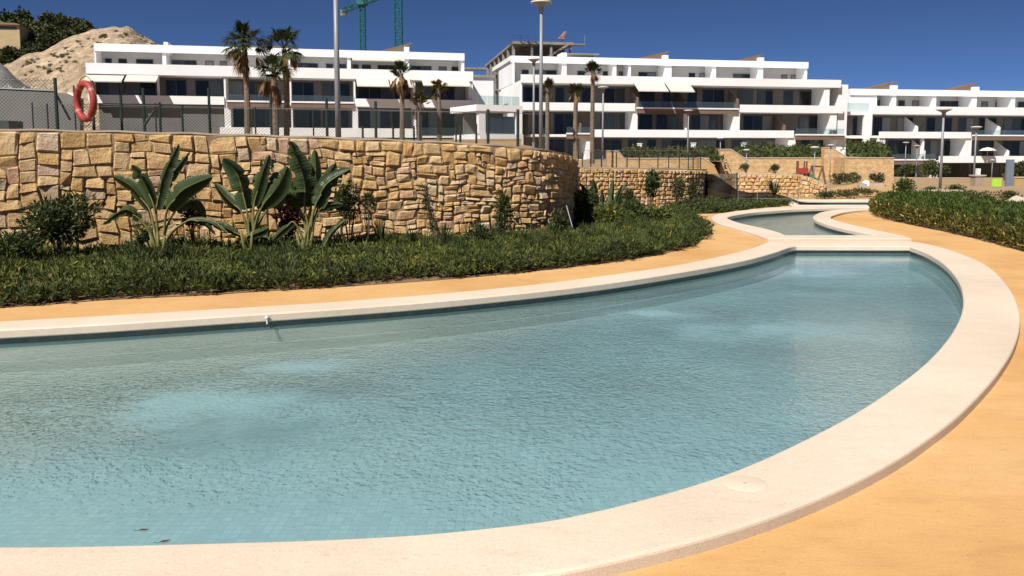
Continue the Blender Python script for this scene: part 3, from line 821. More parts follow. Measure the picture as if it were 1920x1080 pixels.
slab_wall('stair_wall', 'ochre stair wall with sloping top beside the swing frame', [(1545, 340), (1590, 340), (1590, 297), (1560, 278), (1545, 278)], 56, .5, M['masonry'])
slab_wall('retaining_wall', 'broad ochre block wall ending left of the lamp posts at the right hand block', [(1584, 342), (1676, 342), (1676, 297), (1584, 297)], 54, 4.0, M['masonry'])
slab_wall('retaining_wall', 'ochre retaining wall seen through the mesh fence on the lower rubble wall', [(1150, 330), (1330, 330), (1330, 298), (1150, 298)], 50, .6, M['masonry'])
slab_wall('stair_wall', 'narrow ochre stair wall with sloping top behind the left end of the mesh fence', [(1138, 326), (1178, 326), (1178, 306), (1158, 284), (1138, 284)], 47, .5, M['masonry'])
slab_wall('low_wall', 'sunlit ochre ramp wall between the mesh fence and the black netting', [(1310, 336), (1352, 336), (1340, 312), (1318, 297), (1310, 297)], 49, .5, M['sand'])
slab_wall('low_wall', 'long low ochre wall behind the shrubs at the right, under the tall right lamp post', [(1684, 346), (1810, 346), (1810, 335), (1684, 335)], 62, .5, M['sand'])
slab_wall('low_wall', 'short pinkish rubble wall between shrubs directly behind the flowering hedge', [(1732, 374), (1806, 374), (1806, 360), (1732, 360)], 30, .4, M['rubble'])
slab_wall('low_wall', 'short ochre wall at the right picture edge beside the blue grey panel', [(1903, 352), (1960, 352), (1960, 334), (1903, 334)], 46, .5, M['sand'])
slab_wall('low_wall', 'thin ochre base wall under the white entrance pavilion', [(895, 285), (978, 285), (978, 262), (895, 262)], 60, .4, M['sand'])

# ================================================================== HILLS
def hill(name, prof, Ybase, Yridge, Yback, mat, zb, amp, nz, seed):
    pxs = np.arange(prof[0][0], prof[-1][0] + 1, 7); py = np.interp(pxs, [p[0] for p in prof], [p[1] for p in prof])
    mb = MB(); T = 26; nrow = T + 9
    for r in range(nrow):
        for px, y in zip(pxs, py):
            if r <= T: t = r / T; Y = Ybase + (Yridge - Ybase) * t; k = math.sin(t * math.pi / 2) ** 1.15
            else: t = (r - T) / 8; Y = Yridge + (Yback - Yridge) * t; k = 1 - .8 * t * t
            top = at(px, y, Yridge).z
            x = (px - CX) / F * Y
            nse = mnoise.fractal(Vector((x * nz + seed, Y * nz, seed)), 1.0, 2.0, 5) * amp * min(1, 3 * (1 - abs(k - .5)))
            mb.v.append((x, Y, zb + (top - zb) * k + nse * (0 if r in (0,) else 1)))
    n = len(pxs)
    mb.f += [(r * n + i, r * n + i + 1, (r + 1) * n + i + 1, (r + 1) * n + i) for r in range(nrow - 1) for i in range(n - 1)]
    o = mb.build(name, mat, smooth=True); o['kind'] = 'structure'
    return BVHTree.FromPolygons([Vector(v) for v in mb.v], mb.f)
mound_prof = [(-700, 175), (-300, 165), (0, 138), (25, 126), (60, 112), (100, 98), (150, 75), (180, 63), (215, 56), (255, 55), (280, 68), (310, 83), (345, 95), (430, 112), (520, 120), (700, 150)]
scrub_prof = [(-900, -30), (-300, 5), (0, 27), (30, 38), (60, 44), (100, 43), (130, 46), (160, 54), (190, 66), (230, 84), (300, 100), (420, 96), (530, 92), (580, 95), (640, 112), (760, 150)]
bv_mound = hill('earth_mound', mound_prof, 104, 150, 215, M['earth'], 2.0, 1.0, .16, 3.3)
bv_scrub = hill('scrub_hill', scrub_prof, 165, 225, 330, M['scrubground'], 4.0, 1.4, .07, 8.1)

shrub_mesh = []
for i in range(4):
    P, D = blob_points(420, (0, 0, .8), (1.1, 1.1, .95), 9, .7); P[:, 2] = np.maximum(P[:, 2], 0)
    D = unit(D + RNG.normal(size=D.shape) * .6)
    o = quads('shrub_mesh', leaves(P, D, RNG.uniform(.3, .55, 420), RNG.uniform(.18, .32, 420)), M['scrub']); shrub_mesh.append(o.data); bpy.data.objects.remove(o)
dry_mesh = []
for i in range(3):
    P, D = blob_points(200, (0, 0, .7), (1.1, 1.1, .9), 7, .8); P[:, 2] = np.maximum(P[:, 2], 0)
    D = unit(D + RNG.normal(size=D.shape) * .6)
    o = quads('dry_shrub_mesh', leaves(P, D, RNG.uniform(.3, .6, 200), RNG.uniform(.12, .26, 200)), M['olive']); dry_mesh.append(o.data); bpy.data.objects.remove(o)
def hillshrub(px, py, bv, s, label, group):
    p = bv.ray_cast(Vector((0, 0, CZ)), ray(px, py))[0]
    if p is None: return False
    o = bpy.data.objects.new('hill_shrub', random.choice(dry_mesh if bv is bv_mound else shrub_mesh)); COL.objects.link(o)
    o.location = (p.x, p.y, p.z - .35 * s); o.scale = (s * random.uniform(.9, 1.3), s * random.uniform(.9, 1.3), s * random.uniform(.75, 1.1)); o.rotation_euler = (0, 0, random.uniform(0, 6.28))
    tag(o, label, 'shrub', group)
random.seed(11)
def hill_y(prof, px): return float(np.interp(px, [p[0] for p in prof], [p[1] for p in prof]))
n_ = 0
while n_ < 88:                                         # dark scrub on the hill flank left of the bare mound
    px = random.uniform(-12, 178); t = random.random()
    rid = hill_y(scrub_prof, px); low = min(hill_y(mound_prof, px) - 4, 124)
    if low - rid < 6: continue
    py = rid + (low - rid) * t
    if px < 42 and 40 < py < 78 and random.random() < .9: continue
    if 64 < px < 90 and 46 < py < 66 and random.random() < .8: continue
    hillshrub(px, py + 1, bv_scrub, random.uniform(1.0, 2.0) * (1.25 if t < .3 else 1), 'dark green scrub bush on the hillside left of the bare earth mound', 'scrub bushes on the hillside')
    n_ += 1
for i in range(85):
    px = random.uniform(40, 320); rid = hill_y(mound_prof, px); t = random.random() ** 1.4
    py = rid + (150 - rid) * t * .75
    hillshrub(px, py + 1, bv_mound, random.uniform(.14, .36), 'tiny dry bush dotted on the bare pale earth mound', 'small bushes on the earth mound')
# house on the hill
hr = empty('hillside_house', at(9, 72, 192), R(8), 'small cream hillside house with low brown roof at the top left corner', 'house')
mb = MB().box(-5, 3.2, 0, 5, -5.0, 3.0); mb.build('wall', surf('cream_wall', (.40, .30, .17), (.50, .39, .23), .5, .9, .1), hr)
mb = MB().box(-4.6, 2.6, -.06, .0, 2.0, 2.7); mb.build('window', M['frame'], hr)
mb = MB().add([(-6, -.6, 3.0), (3.8, -.6, 3.0), (3.8, 6, 3.0), (-6, 6, 3.0), (-4, 2.6, 3.9), (1.2, 2.6, 3.9)], [(0, 1, 5, 4), (1, 2, 5), (2, 3, 4, 5), (3, 0, 4), (3, 2, 1, 0)]); mb.build('roof', M['rooftile'], hr)

# ================================================================== APARTMENT BLOCKS
class Fac:
    def __init__(s, pxl, dl, pxr, dr):
        s.p = Vector((xat(pxl, dl), dl, 0)); q = Vector((xat(pxr, dr), dr, 0))
        s.U = (q - s.p).normalized(); s.N = Vector((-s.U.y, s.U.x, 0)); s.rz = math.atan2(s.U.y, s.U.x)
    def uz(s, px, py, d=0.0):
        r = ray(px, py); o = Vector((0, 0, CZ)); t = ((s.p + s.N * d) - o).dot(s.N) / r.dot(s.N); P = o + r * t
        return (P - s.p).dot(s.U), P.z
    def u(s, px, d=0.0, py=200): return s.uz(px, py, d)[0]
    def z(s, px, py, d=0.0): return s.uz(px, py, d)[1]

def window(root, u0, u1, d, z0, z1, panes):
    fr = MB(); t = .07
    fr.box(u0, u1, d - .06, d - .003, z1 - t, z1); fr.box(u0, u1, d - .06, d - .003, z0, z0 + t)
    xs_ = np.linspace(u0, u1, panes + 1)
    for i, x in enumerate(xs_):
        a = x - (0 if i == 0 else t / 2 if i < panes else t); fr.box(a, a + t, d - .06, d - .003, z0 + t, z1 - t)
    w_ = fr.build('window', M['frame'], root)
    for i in range(panes):
        c = ((xs_[i] + xs_[i + 1]) / 2, d - .03, (z0 + z1) / 2); hw = (xs_[i + 1] - xs_[i]) / 2 - t * .5; hh = (z1 - z0) / 2 - t
        o = MB().box(-hw, hw, -.01, .01, -hh, hh).build('pane', M['pane'], w_); o.location = c

def block(name, label, fac, levels, gable_l, px_right, extra=None, depth=13, ground=0):
    root = empty(name, (fac.p.x, fac.p.y, 0), fac.rz, label, 'apartment building')
    W_ = M['white']
    uL = fac.u(gable_l)
    nlev = len(levels)
    for k, lv in enumerate(levels):
        d0 = lv.get('d', 0.0); ref = lv['ref']; bk = d0 + lv.get('back', 2.4)
        zt, zb = fac.z(ref, lv['top'], d0), fac.z(ref, lv['bot'], d0)
        fl = lv['floor'] if 'floor' in lv else zb + .25
        lo = lv.get('lo')                                        # bottom of the storey above this band's room
        u0, u1 = fac.u(lv['x0'], d0), fac.u(lv['x1'], d0)
        if lv.get('roof'):
            # roof slab with fascia
            MB().box(u0, u1, d0, d0 + depth, zb + .25, zt - .12).build('roof', W_, root)
            MB().box(u0 - .003, u1 + .003, d0 - .15, d0 - .003, zb, zt).build('fascia', W_, root)
            MB().box(u0 - .003, u0 + .15, d0, d0 + depth, zt - .118, zt).box(u1 - .15, u1 + .003, d0, d0 + depth, zt - .118, zt).build('roof_edge', W_, root)
        else:
            MB().box(u0 + .004, u1 - .004, d0 + .012, d0 + depth - .2, zb + .02, zb + .28).build('floor_slab', lv.get('slabmat', W_), root)
            for (a, b, style) in lv['segs']:
                ua, ub = fac.u(a, d0), fac.u(b, d0)
                if style == 's':
                    MB().box(ua, ub, d0 - .17, d0, zb, zt).build('parapet', W_, root)
                elif style == 't':                              # thin slab edge with glass balustrade and brown soffit
                    MB().box(ua, ub, d0 - .25, d0, zb + .28, zb + .44).build('slab_edge', W_, root)
                    MB().box(ua, ub, d0 - .18, d0 - .004, zb - .22, zb + .277).build('soffit', M['soffit'], root)
                    g = MB(); nn = max(1, round((ub - ua) / 1.5))
                    for i in range(nn): g.box(ua + (ub - ua) * i / nn + .02, ua + (ub - ua) * (i + 1) / nn - .02, d0 - .12, d0 - .1, zb + .442, zt + .25)
                    g.build('glass_balustrade', M['clearglass'], root)
                elif style == 'g':
                    g = MB(); nn = max(1, round((ub - ua) / 1.5))
                    for i in range(nn): g.box(ua + (ub - ua) * i / nn + .02, ua + (ub - ua) * (i + 1) / nn - .02, d0 - .05, d0 - .03, zb + .3, zt + .1)
                    g.build('glass_balustrade', M['clearglass'], root)
        if 'room' in lv:                                         # the storey standing on this slab, up to 'ceil'
            zf = zb + .284; zc = lv['ceilz']
            ua, ub = fac.u(lv['room'][0], bk), fac.u(lv['room'][1], bk)
            MB().box(ua, ub, bk, bk + depth - bk - .5, zf, zc).build('back_wall', lv.get('wallmat', W_), root)
            for (a, b) in lv.get('win', []):
                wa, wb = fac.u(a - (1.5 if 'wh' not in lv else 0), bk), fac.u(b + (1.5 if 'wh' not in lv else 0), bk); hh = lv.get('wh', .92); sill = lv.get('sill', .0)
                np_ = max(1, round((wb - wa) / 1.25))
                window(root, wa, wb, bk, zf + sill + .01, zf + (zc - zf) * hh, np_)
            for (a, b) in lv.get('cols', []):
                ca, cb = fac.u(a, d0), fac.u(b, d0)
                MB().box(ca, cb, d0 + .05, d0 + .5, zf, zc - .003).build('column', W_, root)
            for a in lv.get('parts', []):
                pa = fac.u(a, d0 + .3); h = zc - zf
                MB().prism([(pa, d0 + .25, zf), (pa, bk - .004, zf), (pa, bk - .004, zf + h * .93), (pa, d0 + .25, zf + h * .42)], (.14, 0, 0)).build('partition', lv.get('partmat', W_), root)
            for (a, b) in lv.get('pent', []):                    # party walls between the top floor terraces
                rd = levels[0]['d']; pa, pb = fac.u(a, rd), fac.u(b, rd)
                MB().box(pa, pb, rd + .01, bk - .004, zf, zc - .003).build('party_wall', W_, root)
            for (a, b) in lv.get('fulls', []):                   # full-height party walls
                pa, pb = fac.u(a, d0 - .05), fac.u(b, d0 - .05)
                MB().box(pa, pb, d0 - .02, bk - .004, zf, zc - .003).build('party_wall', W_, root)
    if extra: extra(root)
    return root

def awning(fac, px0, px1, pyt, pyb, dtop, out, label):
    u0, zt = fac.uz(px0, pyt, dtop); u1, _ = fac.uz(px1, pyt, dtop); _, zb = fac.uz((px0 + px1) / 2, pyb, dtop - out)
    c = fac.p + fac.U * u0 + fac.N * dtop
    root = empty('awning', (c.x, c.y, zb), fac.rz, label, 'awning', 'extended fabric awnings on the balconies')
    w_ = u1 - u0; h = zt - zb
    MB().prism([(0, 0, h), (w_, 0, h), (w_, -out, 0), (0, -out, 0)], (0, .02, .03)).build('cloth', M['awning'], root)
    MB().box(0, w_, -out - .03, -out + .03, -.1, .012).build('front_bar', M['lampwhite'], root)
    for x in (.12, w_ - .2): MB().bar((x, -.05, h - .35), (x, -out + .05, -.02), .025).build('folding_arm', M['frame'], root)

def chimney(fac, root, px, pyt, pyb, d, panel=True):
    u0, zt = fac.uz(px - 4, pyt, d); u1, zb = fac.uz(px + 5, pyb, d)
    MB().box(u0, u1, d - .2, d + 2.2, zb, zt).build('chimney', M['white'], root)
    if panel:
        MB().prism([(u0 - 2.6, d + .4, zb + .2), (u0 - .01, d + .4, zb + .2), (u0 - .01, d + .4, zt + .02), (u0 + .9, d + .4, zt + .40), (u0 + .9, d + .4, zt + .55), (u0 - 2.6, d + .4, zb + .45)], (0, 2.4, 0)).build('solar_panel', M['soffit'], root)

# left block
FL = Fac(182, 80, 870, 88)
Lr = [10.9]
zP3b = FL.z(300, 141); zP2b = FL.z(300, 195); zP1b = FL.z(480, 257); zRb = FL.z(300, 99, 3)
def left_extra(root):
    chimney(FL, root, 311, 79, 100, 3.2, False); chimney(FL, root, 762, 88, 104, 3.2)
    ua, ub = FL.u(183), FL.u(418)
    MB().box(ua, ub, .35, .6, 2.6, zP2b + .018).build('basement_wall', M['greywall'], root)
    ua, ub = FL.u(176), FL.u(184)
    MB().box(FL.u(166), FL.u(168.5), .02, 9, zP2b + .28, zP3b).build('gable_wall', M['white'], root)
    # penthouse side walls
    MB().box(FL.u(182, 3), FL.u(184.5, 3), 3.0, 12, zP3b + .284, zRb + .246).build('gable_wall', M['white'], root)
    MB().box(FL.u(866, 3), FL.u(871, 3), 3.0, 12, zP3b + .284, zRb + .246).build('gable_wall', M['white'], root)
    MB().box(FL.u(880), FL.u(886), .3, 9, 1.5, zP3b + .018).build('gable_wall', M['white'], root)
block('apartment_block', 'white left apartment block with palms in front and awnings on its left end', FL, [
    dict(ref=300, top=84.5, bot=99, d=3.0, x0=182, x1=871, roof=True),
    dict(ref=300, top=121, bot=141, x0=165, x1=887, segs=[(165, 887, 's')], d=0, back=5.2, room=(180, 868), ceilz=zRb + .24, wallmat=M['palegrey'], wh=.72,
         win=[(201, 214), (226, 242), (259, 291), (325, 372), (388, 404), (415, 428), (560, 598), (613, 626), (637, 650), (662, 674), (680, 697), (709, 750), (771, 810), (823, 838), (847, 860)],
         pent=[(308, 315), (541, 547), (653, 659), (759, 768)]),
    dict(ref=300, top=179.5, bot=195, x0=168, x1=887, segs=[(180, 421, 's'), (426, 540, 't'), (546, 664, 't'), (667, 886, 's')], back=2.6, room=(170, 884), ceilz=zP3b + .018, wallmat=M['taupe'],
         win=[(185, 225), (235, 293), (314, 350), (369, 418), (428, 456), (463, 497), (550, 588), (606, 655), (673, 735), (742, 770), (790, 872)], cols=[(296, 299), (544, 547)],
         fulls=[(421, 424.5), (664, 667), (775, 779), (884.5, 886.5)]),
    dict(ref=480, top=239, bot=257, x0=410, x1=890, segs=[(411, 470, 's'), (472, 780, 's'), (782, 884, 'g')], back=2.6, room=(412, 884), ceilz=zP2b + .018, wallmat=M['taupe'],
         win=[(437, 468), (475, 520), (553, 600), (606, 652), (676, 730), (736, 772), (785, 820), (830, 872)], cols=[(545.5, 548.5)],
         fulls=[(420, 432), (661, 671), (776, 780)]),
], 165, 887, left_extra)
awning(FL, 163, 233, 141, 152, -.18, 1.3, 'leftmost cream awning of the left block')
awning(FL, 238, 297, 141, 152, -.18, 1.3, 'second cream awning from the left end of the left block')
awning(FL, 668, 728, 149, 161, -.18, 1.6, 'cream awning left of the thin palm at the centre of the left block')
awning(FL, 730, 772, 149, 162, -.18, 1.6, 'cream awning directly behind the thin palm trunk of the left block')
awning(FL, 790, 878, 149, 160, -.18, 1.6, 'long cream awning at the right end of the left block')
awning(FL, 660, 757, 106, 113, 2.8, .9, 'small cream awning under the roof edge of the left block top floor')

# middle block
FM = Fac(976, 90.5, 1546, 97)
mP3b, mP2b, mP1b, mRb = FM.z(976, 155), FM.z(976, 206.5), FM.z(1250, 257.5), FM.z(976, 117.5, 5)
def mid_extra(root):
    chimney(FM, root, 1057, 99, 112, 5.2, False); chimney(FM, root, 1247, 103.5, 115, 5.2); chimney(FM, root, 1426, 108, 120, 5.2)
    MB().box(FM.u(1064, 8), FM.u(1120, 8), 7.5, 10.5, FM.z(1090, 103, 8), FM.z(1090, 101, 8)).bar((FM.u(1070, 8), 9, FM.z(1090, 106, 8) - 1.2), (FM.u(1070, 8), 9, FM.z(1090, 103, 8) - .003), .06).bar((FM.u(1116, 8), 9, FM.z(1090, 106, 8) - 1.2), (FM.u(1116, 8), 9, FM.z(1090, 103, 8) - .003), .06).build('roof_canopy', M['concrete'], root)
    a = FM.u(976)
    MB().box(a - .02, a + .2, .02, 14, mP2b + .28, mP3b + .02).build('gable_wall', M['white'], root)
    MB().box(a - .024, a + .2, 4.6, 14, mP3b + .284, mRb + .246).build('gable_wall', M['white'], root)
    MB().box(a - .02, a + .2, .02, 14, mP1b + .2, mP2b + .016).build('gable_wall', M['white'], root)
    b = FM.u(1507, 5)
    MB().box(b, b + .3, 5.0, 14, mP3b + .284, mRb + .246).build('gable_wall', M['white'], root)
    b = FM.u(1574)
    MB().box(b, b + 1.2, .3, 10, 1.2, mP3b + .4).build('gable_wall', M['white'], root)
    # lower white stair tower left of the gable
    MB().box(a - 4.4, a - 2.0, 6.0, 12, 1.4, FM.z(920, 146, 6)).build('stair_tower', M['white'], root)
    MB().box(a - 4.7, a - 1.8, 5.8, 12.2, FM.z(920, 146, 6) + .003, FM.z(920, 141, 6)).build('tower_roof', M['concrete'], root)
block('apartment_block', 'white middle apartment block, tallest, in front of the concrete frame under construction', FM, [
    dict(ref=976, top=105, bot=117.5, d=5.0, x0=957, x1=1512, roof=True),
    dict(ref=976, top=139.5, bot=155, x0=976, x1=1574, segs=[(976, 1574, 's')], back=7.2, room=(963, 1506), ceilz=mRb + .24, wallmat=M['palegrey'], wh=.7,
         win=[(978, 991), (1003, 1043), (1082, 1096), (1129, 1140), (1160, 1172), (1196, 1229), (1290, 1302), (1310, 1320), (1373, 1404), (1463, 1474), (1481, 1490)], pent=[(1054, 1062), (1149, 1155), (1178, 1182), (1245, 1258), (1334, 1341), (1420, 1429)]),
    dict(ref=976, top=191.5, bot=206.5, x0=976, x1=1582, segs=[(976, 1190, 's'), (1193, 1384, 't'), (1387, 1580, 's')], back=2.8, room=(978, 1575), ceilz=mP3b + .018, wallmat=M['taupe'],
         win=[(983, 1013), (1042, 1073), (1092, 1110), (1134, 1170), (1200, 1226), (1243, 1270), (1290, 1305), (1318, 1356), (1384, 1409), (1421, 1447), (1470, 1485), (1500, 1534)],
         partmat=M['soffit'], parts=[1084, 1195, 1283, 1383], cols=[], fulls=[(977, 979), (1545, 1555)]),  # brown partitions: shade under the slab put into their colour
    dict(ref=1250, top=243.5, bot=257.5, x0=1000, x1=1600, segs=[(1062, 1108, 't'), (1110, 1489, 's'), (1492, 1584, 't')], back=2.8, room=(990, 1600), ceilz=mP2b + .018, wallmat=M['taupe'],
         win=[(1000, 1030), (1040, 1075), (1128, 1152), (1158, 1180), (1200, 1222), (1232, 1270), (1298, 1345), (1355, 1372), (1396, 1446), (1452, 1465), (1500, 1535), (1545, 1562)],
         partmat=M['soffit'], parts=[1088, 1472], cols=[(1285, 1289)], fulls=[(1187, 1196), (1376, 1388), (1558, 1570)]),  # partitions again coloured dark to stand for balcony shade
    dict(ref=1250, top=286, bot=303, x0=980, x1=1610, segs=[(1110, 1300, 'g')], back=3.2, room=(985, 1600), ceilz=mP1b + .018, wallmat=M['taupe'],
         win=[(1020, 1058), (1066, 1095), (1130, 1165), (1180, 1230), (1245, 1290), (1310, 1360), (1375, 1430), (1440, 1475), (1505, 1570)], fulls=[(1100, 1112), (1481, 1494)]),
], 976, 1580, mid_extra)
awning(FM, 1186, 1242, 152, 170, -.18, 2.0, 'left one of the two cream awnings at the centre of the middle block')
awning(FM, 1245, 1290, 153, 171, -.18, 2.0, 'right one of the two cream awnings at the centre of the middle block')

# right block
FR = Fac(1592, 99, 1920, 103)
rP2b, rP1b, rP0b, rRb = FR.z(1700, 214.5), FR.z(1700, 259), FR.z(1850, 305), FR.z(1700, 179.5, 3)
def right_extra(root):
    chimney(FR, root, 1676, 160, 172, 3.2); chimney(FR, root, 1829, 163, 174, 3.2)
    MB().box(FR.u(1592, 3), FR.u(1644, 3), 3.02, 12, rP2b + .284, rRb + .246).build('side_wall', M['white'], root)
    MB().box(FR.u(1578), FR.u(1634), .25, 10, rP2b - .1, rP2b + .28).build('side_terrace', M['white'], root)
    MB().box(FR.u(1580), FR.u(1632), .3, .33, rP2b + .284, rP2b + 1.3).build('glass_balustrade', M['clearglass'], root)
    MB().box(FR.u(1624), FR.u(1634), .1, .6, -1, rP2b - .1).build('column', M['white'], root)
    MB().box(FR.u(1567), FR.u(1573), .1, .6, -1, rP2b - .1).build('column', M['white'], root)
    MB().box(FR.u(1570), FR.u(1630), .25, 6, rP1b - .05, rP1b + .3).build('side_terrace', M['white'], root)
    MB().box(FR.u(1570, 4), FR.u(1632, 4), 4, 4.2, -1, rP2b - .1).build('back_wall', M['taupe'], root)
    window(root, FR.u(1582, 4), FR.u(1608, 4), 4, rP1b + .31, rP1b + 2.5, 2)
block('apartment_block', 'white right apartment block with slanted balcony partitions behind the tall right lamp posts', FR, [
    dict(ref=1700, top=168, bot=179.5, d=3.0, x0=1592, x1=2060, roof=True),
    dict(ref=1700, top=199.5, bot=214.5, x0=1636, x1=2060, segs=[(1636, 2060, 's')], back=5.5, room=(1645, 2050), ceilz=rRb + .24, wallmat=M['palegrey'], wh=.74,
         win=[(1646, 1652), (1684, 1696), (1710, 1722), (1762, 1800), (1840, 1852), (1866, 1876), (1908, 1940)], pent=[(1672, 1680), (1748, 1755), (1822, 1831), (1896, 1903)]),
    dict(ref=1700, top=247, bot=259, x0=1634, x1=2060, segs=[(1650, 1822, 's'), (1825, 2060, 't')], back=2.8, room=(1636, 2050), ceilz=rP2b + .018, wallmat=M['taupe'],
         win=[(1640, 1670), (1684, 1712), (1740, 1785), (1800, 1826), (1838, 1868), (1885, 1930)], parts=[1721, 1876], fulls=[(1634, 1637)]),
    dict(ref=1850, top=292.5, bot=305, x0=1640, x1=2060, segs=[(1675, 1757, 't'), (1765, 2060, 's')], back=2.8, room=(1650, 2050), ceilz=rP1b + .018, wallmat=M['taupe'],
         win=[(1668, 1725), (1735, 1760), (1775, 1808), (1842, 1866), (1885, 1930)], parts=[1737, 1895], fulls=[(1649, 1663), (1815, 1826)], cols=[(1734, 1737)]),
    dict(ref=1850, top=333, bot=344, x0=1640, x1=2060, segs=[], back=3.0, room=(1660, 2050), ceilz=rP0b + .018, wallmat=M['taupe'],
         win=[(1685, 1740), (1775, 1820), (1830, 1880), (1890, 1925)], fulls=[(1755, 1765)]),
], 1592, 2060, right_extra)

for px, pt, pb, lb in ((1199, 270, 283, 'small white garden pillar left of the centre lamp post, before the middle block ground floor'), (1300, 269, 279, 'small white garden pillar right of the centre lamp post, before the middle block'), (1394, 269, 282, 'small white garden pillar among the shrubs above the long ochre wall')):
    p = at(px, pb, 83); gpil = empty('garden_pillar', p, FM.rz, lb, 'pillar', 'white garden pillars before the middle block'); h_ = at(px, pt, 83).z - p.z
    MB().box(-.18, .18, -.18, .18, -.6, h_).build('shaft', M['white'], gpil); MB().box(-.22, .22, -.22, .22, h_ + .003, h_ + .08).build('cap', M['white'], gpil)
# link pavilion between left and middle block
FP = Fac(898, 78, 974, 80)
pr = empty('entrance_pavilion', (FP.p.x, FP.p.y, 0), FP.rz, 'low white entrance pavilion with grey glass between left and middle block', 'pavilion')
a, b = 0, FP.u(974)
z1, z2, z3, z0 = FP.z(930, 197), FP.z(930, 208.5), FP.z(930, 251), FP.z(930, 266)
MB().box(a - .3, b + .3, -.1, 6, z2, z1).build('roof', M['white'], pr)
MB().box(a, a + .7, 0, .5, z3, z2 - .003).box(b - .35, b, 0, .5, z3, z2 - .003).build('column', M['white'], pr)
MB().box(a + .1, b + .4, -.05, 6, z0 - 1.0, z3 - .003).build('base', M['white'], pr)
MB().box(a + .05, b, 3.5, 3.7, z3, z2 - .003).build('back_wall', M['taupe'], pr)
window(pr, FP.u(942, 3.5), FP.u(964, 3.5), 3.5, z3 + .02, z2 - .3, 1)
g = MB()
for i in range(5): g.box(a + (b - a) * i / 5 + .03, a + (b - a) * (i + 1) / 5 - .03, 0, .02, z1 + .003, z1 + .85)
g.build('glass_balustrade', M['clearglass'], pr)
g = MB()
for i in range(4): g.box(a + .75 + (b - a - 1.15) * i / 4, a + .73 + (b - a - 1.15) * (i + 1) / 4, .2, .22, z3, z3 + 1.6)
g.build('glass_screen', M['clearglass'], pr)

# parasol on the right block balcony
p = at(1852, 281, 101.5)
pr = empty('parasol', (p.x, p.y, p.z - 1.6), 0, 'open pale pink parasol on a balcony of the right block', 'parasol')
MB().lathe([(1.0, 1.5), (.6, 1.78), (.03, 1.92), (.6, 1.74), (.97, 1.48)], 8).build('canopy', M['awning'], pr)
MB().bar((0, 0, 0), (0, 0, 1.9), .025).build('pole', M['lampwhite'], pr)

# ================================================================== CONCRETE FRAME UNDER CONSTRUCTION
fc = Vector((xat(962, 150), 150, 0)); fr_dir = Vector((1, .16, 0)).normalized(); bk_dir = Vector((-.20, 1, 0)).normalized()
cs = empty('unfinished_building', fc, math.atan2(fr_dir.y, fr_dir.x), 'unfinished concrete building frame with bare columns behind the white blocks', 'building')
zt = at(962, 77, 150).z
wR = 11.0
MB().box(0, wR, 0, 40, zt - .45, zt).build('roof_slab', M['concrete'], cs)
MB().box(.2, wR - .2, .2, 40, zt - 3.7, zt - 3.4).build('floor_slab', M['concrete'], cs)
MB().box(.2, wR, .2, 40, zt - 7.0, zt - 6.7).build('floor_slab', M['concrete'], cs)
for k in range(7): MB().box(.05, .55, 1.2 + k * 6, 1.7 + k * 6, zt - 10, zt - .46).build('column', M['concrete'], cs)
for k in range(1, 4): MB().box(k * 3.5 - .2, k * 3.5 + .2, .3, .7, zt - 10, zt - .46).build('column', M['concrete'], cs)
MB().box(2.5, wR - .5, 5, 39, zt - 10, zt - .47).build('inner_wall', M['greywall'], cs)
MB().box(-8.5, -7.9, 38, 38.6, zt - 10, zt + .3).box(-8.6, 0, 38, 40, zt - 1.2, zt - .7).box(-8.6, 0, 38, 40, zt - 9.4, zt - 9.0).build('frame', M['concrete'], cs)
MB().prism([(5.5, -2, zt - 3.4), (10, -2, zt - .6), (10, -2, zt - .2), (5.5, -2, zt - 3)], (0, 2, 0)).build('stair_flight', M['concrete'], cs)
g = MB()
for i in range(9): g.bar((i * 1.35, .1, zt), (i * 1.35, .1, zt + 1.0), .03)
g.bar((0, .1, zt + .95), (wR, .1, zt + .95), .025).bar((0, .1, zt + .5), (wR, .1, zt + .5), .025)
g.build('guard_rail', M['frame'], cs)
MB().box(wR, wR + 2.2, 0, 2, zt - .4, zt - .2).bar((wR + 2.1, .1, zt - .2), (wR + 2.1, .1, zt + 1.3), .05).build('scaffold', M['steel'], cs)
p = at(1054, 68, 155)
o = empty('concrete_skip', p, .3, 'orange and grey bucket hoist standing on the unfinished concrete roof', 'hoist')
MB().prism([(-.9, -.5, -.5), (-.2, -.5, .1), (.5, -.5, .9), (.7, -.5, .8), (.2, -.5, -.1), (.4, -.5, -.6)], (0, .8, 0)).build('bucket', surf('orange_paint', (.30, .17, .11), (.36, .22, .15), 2), o)
MB().bar((0, -.1, -.9), (0, -.1, -.1), .08).build('stand', M['frame'], o)

# ================================================================== TOWER CRANES
def lattice(mb, a, b, w_, nseg, r):
    a, b = Vector(a), Vector(b); d = (b - a).normalized()
    x = Vector((1, 0, 0)) if abs(d.z) > .7 else Vector((0, 0, 1)); x = (x - d * x.dot(d)).normalized(); y = d.cross(x)
    C = [(-1, -1), (1, -1), (1, 1), (-1, 1)]
    for i, j in C: mb.bar(a + x * i * w_ / 2 + y * j * w_ / 2, b + x * i * w_ / 2 + y * j * w_ / 2, r, 4)
    for s in range(nseg):
        p0, p1 = a.lerp(b, s / nseg), a.lerp(b, (s + 1) / nseg)
        for k in range(4):
            i, j = C[k], C[(k + 1) % 4]
            if s % 2: i, j = j, i
            mb.bar(p0 + x * i[0] * w_ / 2 + y * i[1] * w_ / 2, p1 + x * j[0] * w_ / 2 + y * j[1] * w_ / 2, r * .7, 4)
            mb.bar(p1 + x * C[k][0] * w_ / 2 + y * C[k][1] * w_ / 2, p1 + x * C[(k + 1) % 4][0] * w_ / 2 + y * C[(k + 1) % 4][1] * w_ / 2, r * .6, 4)
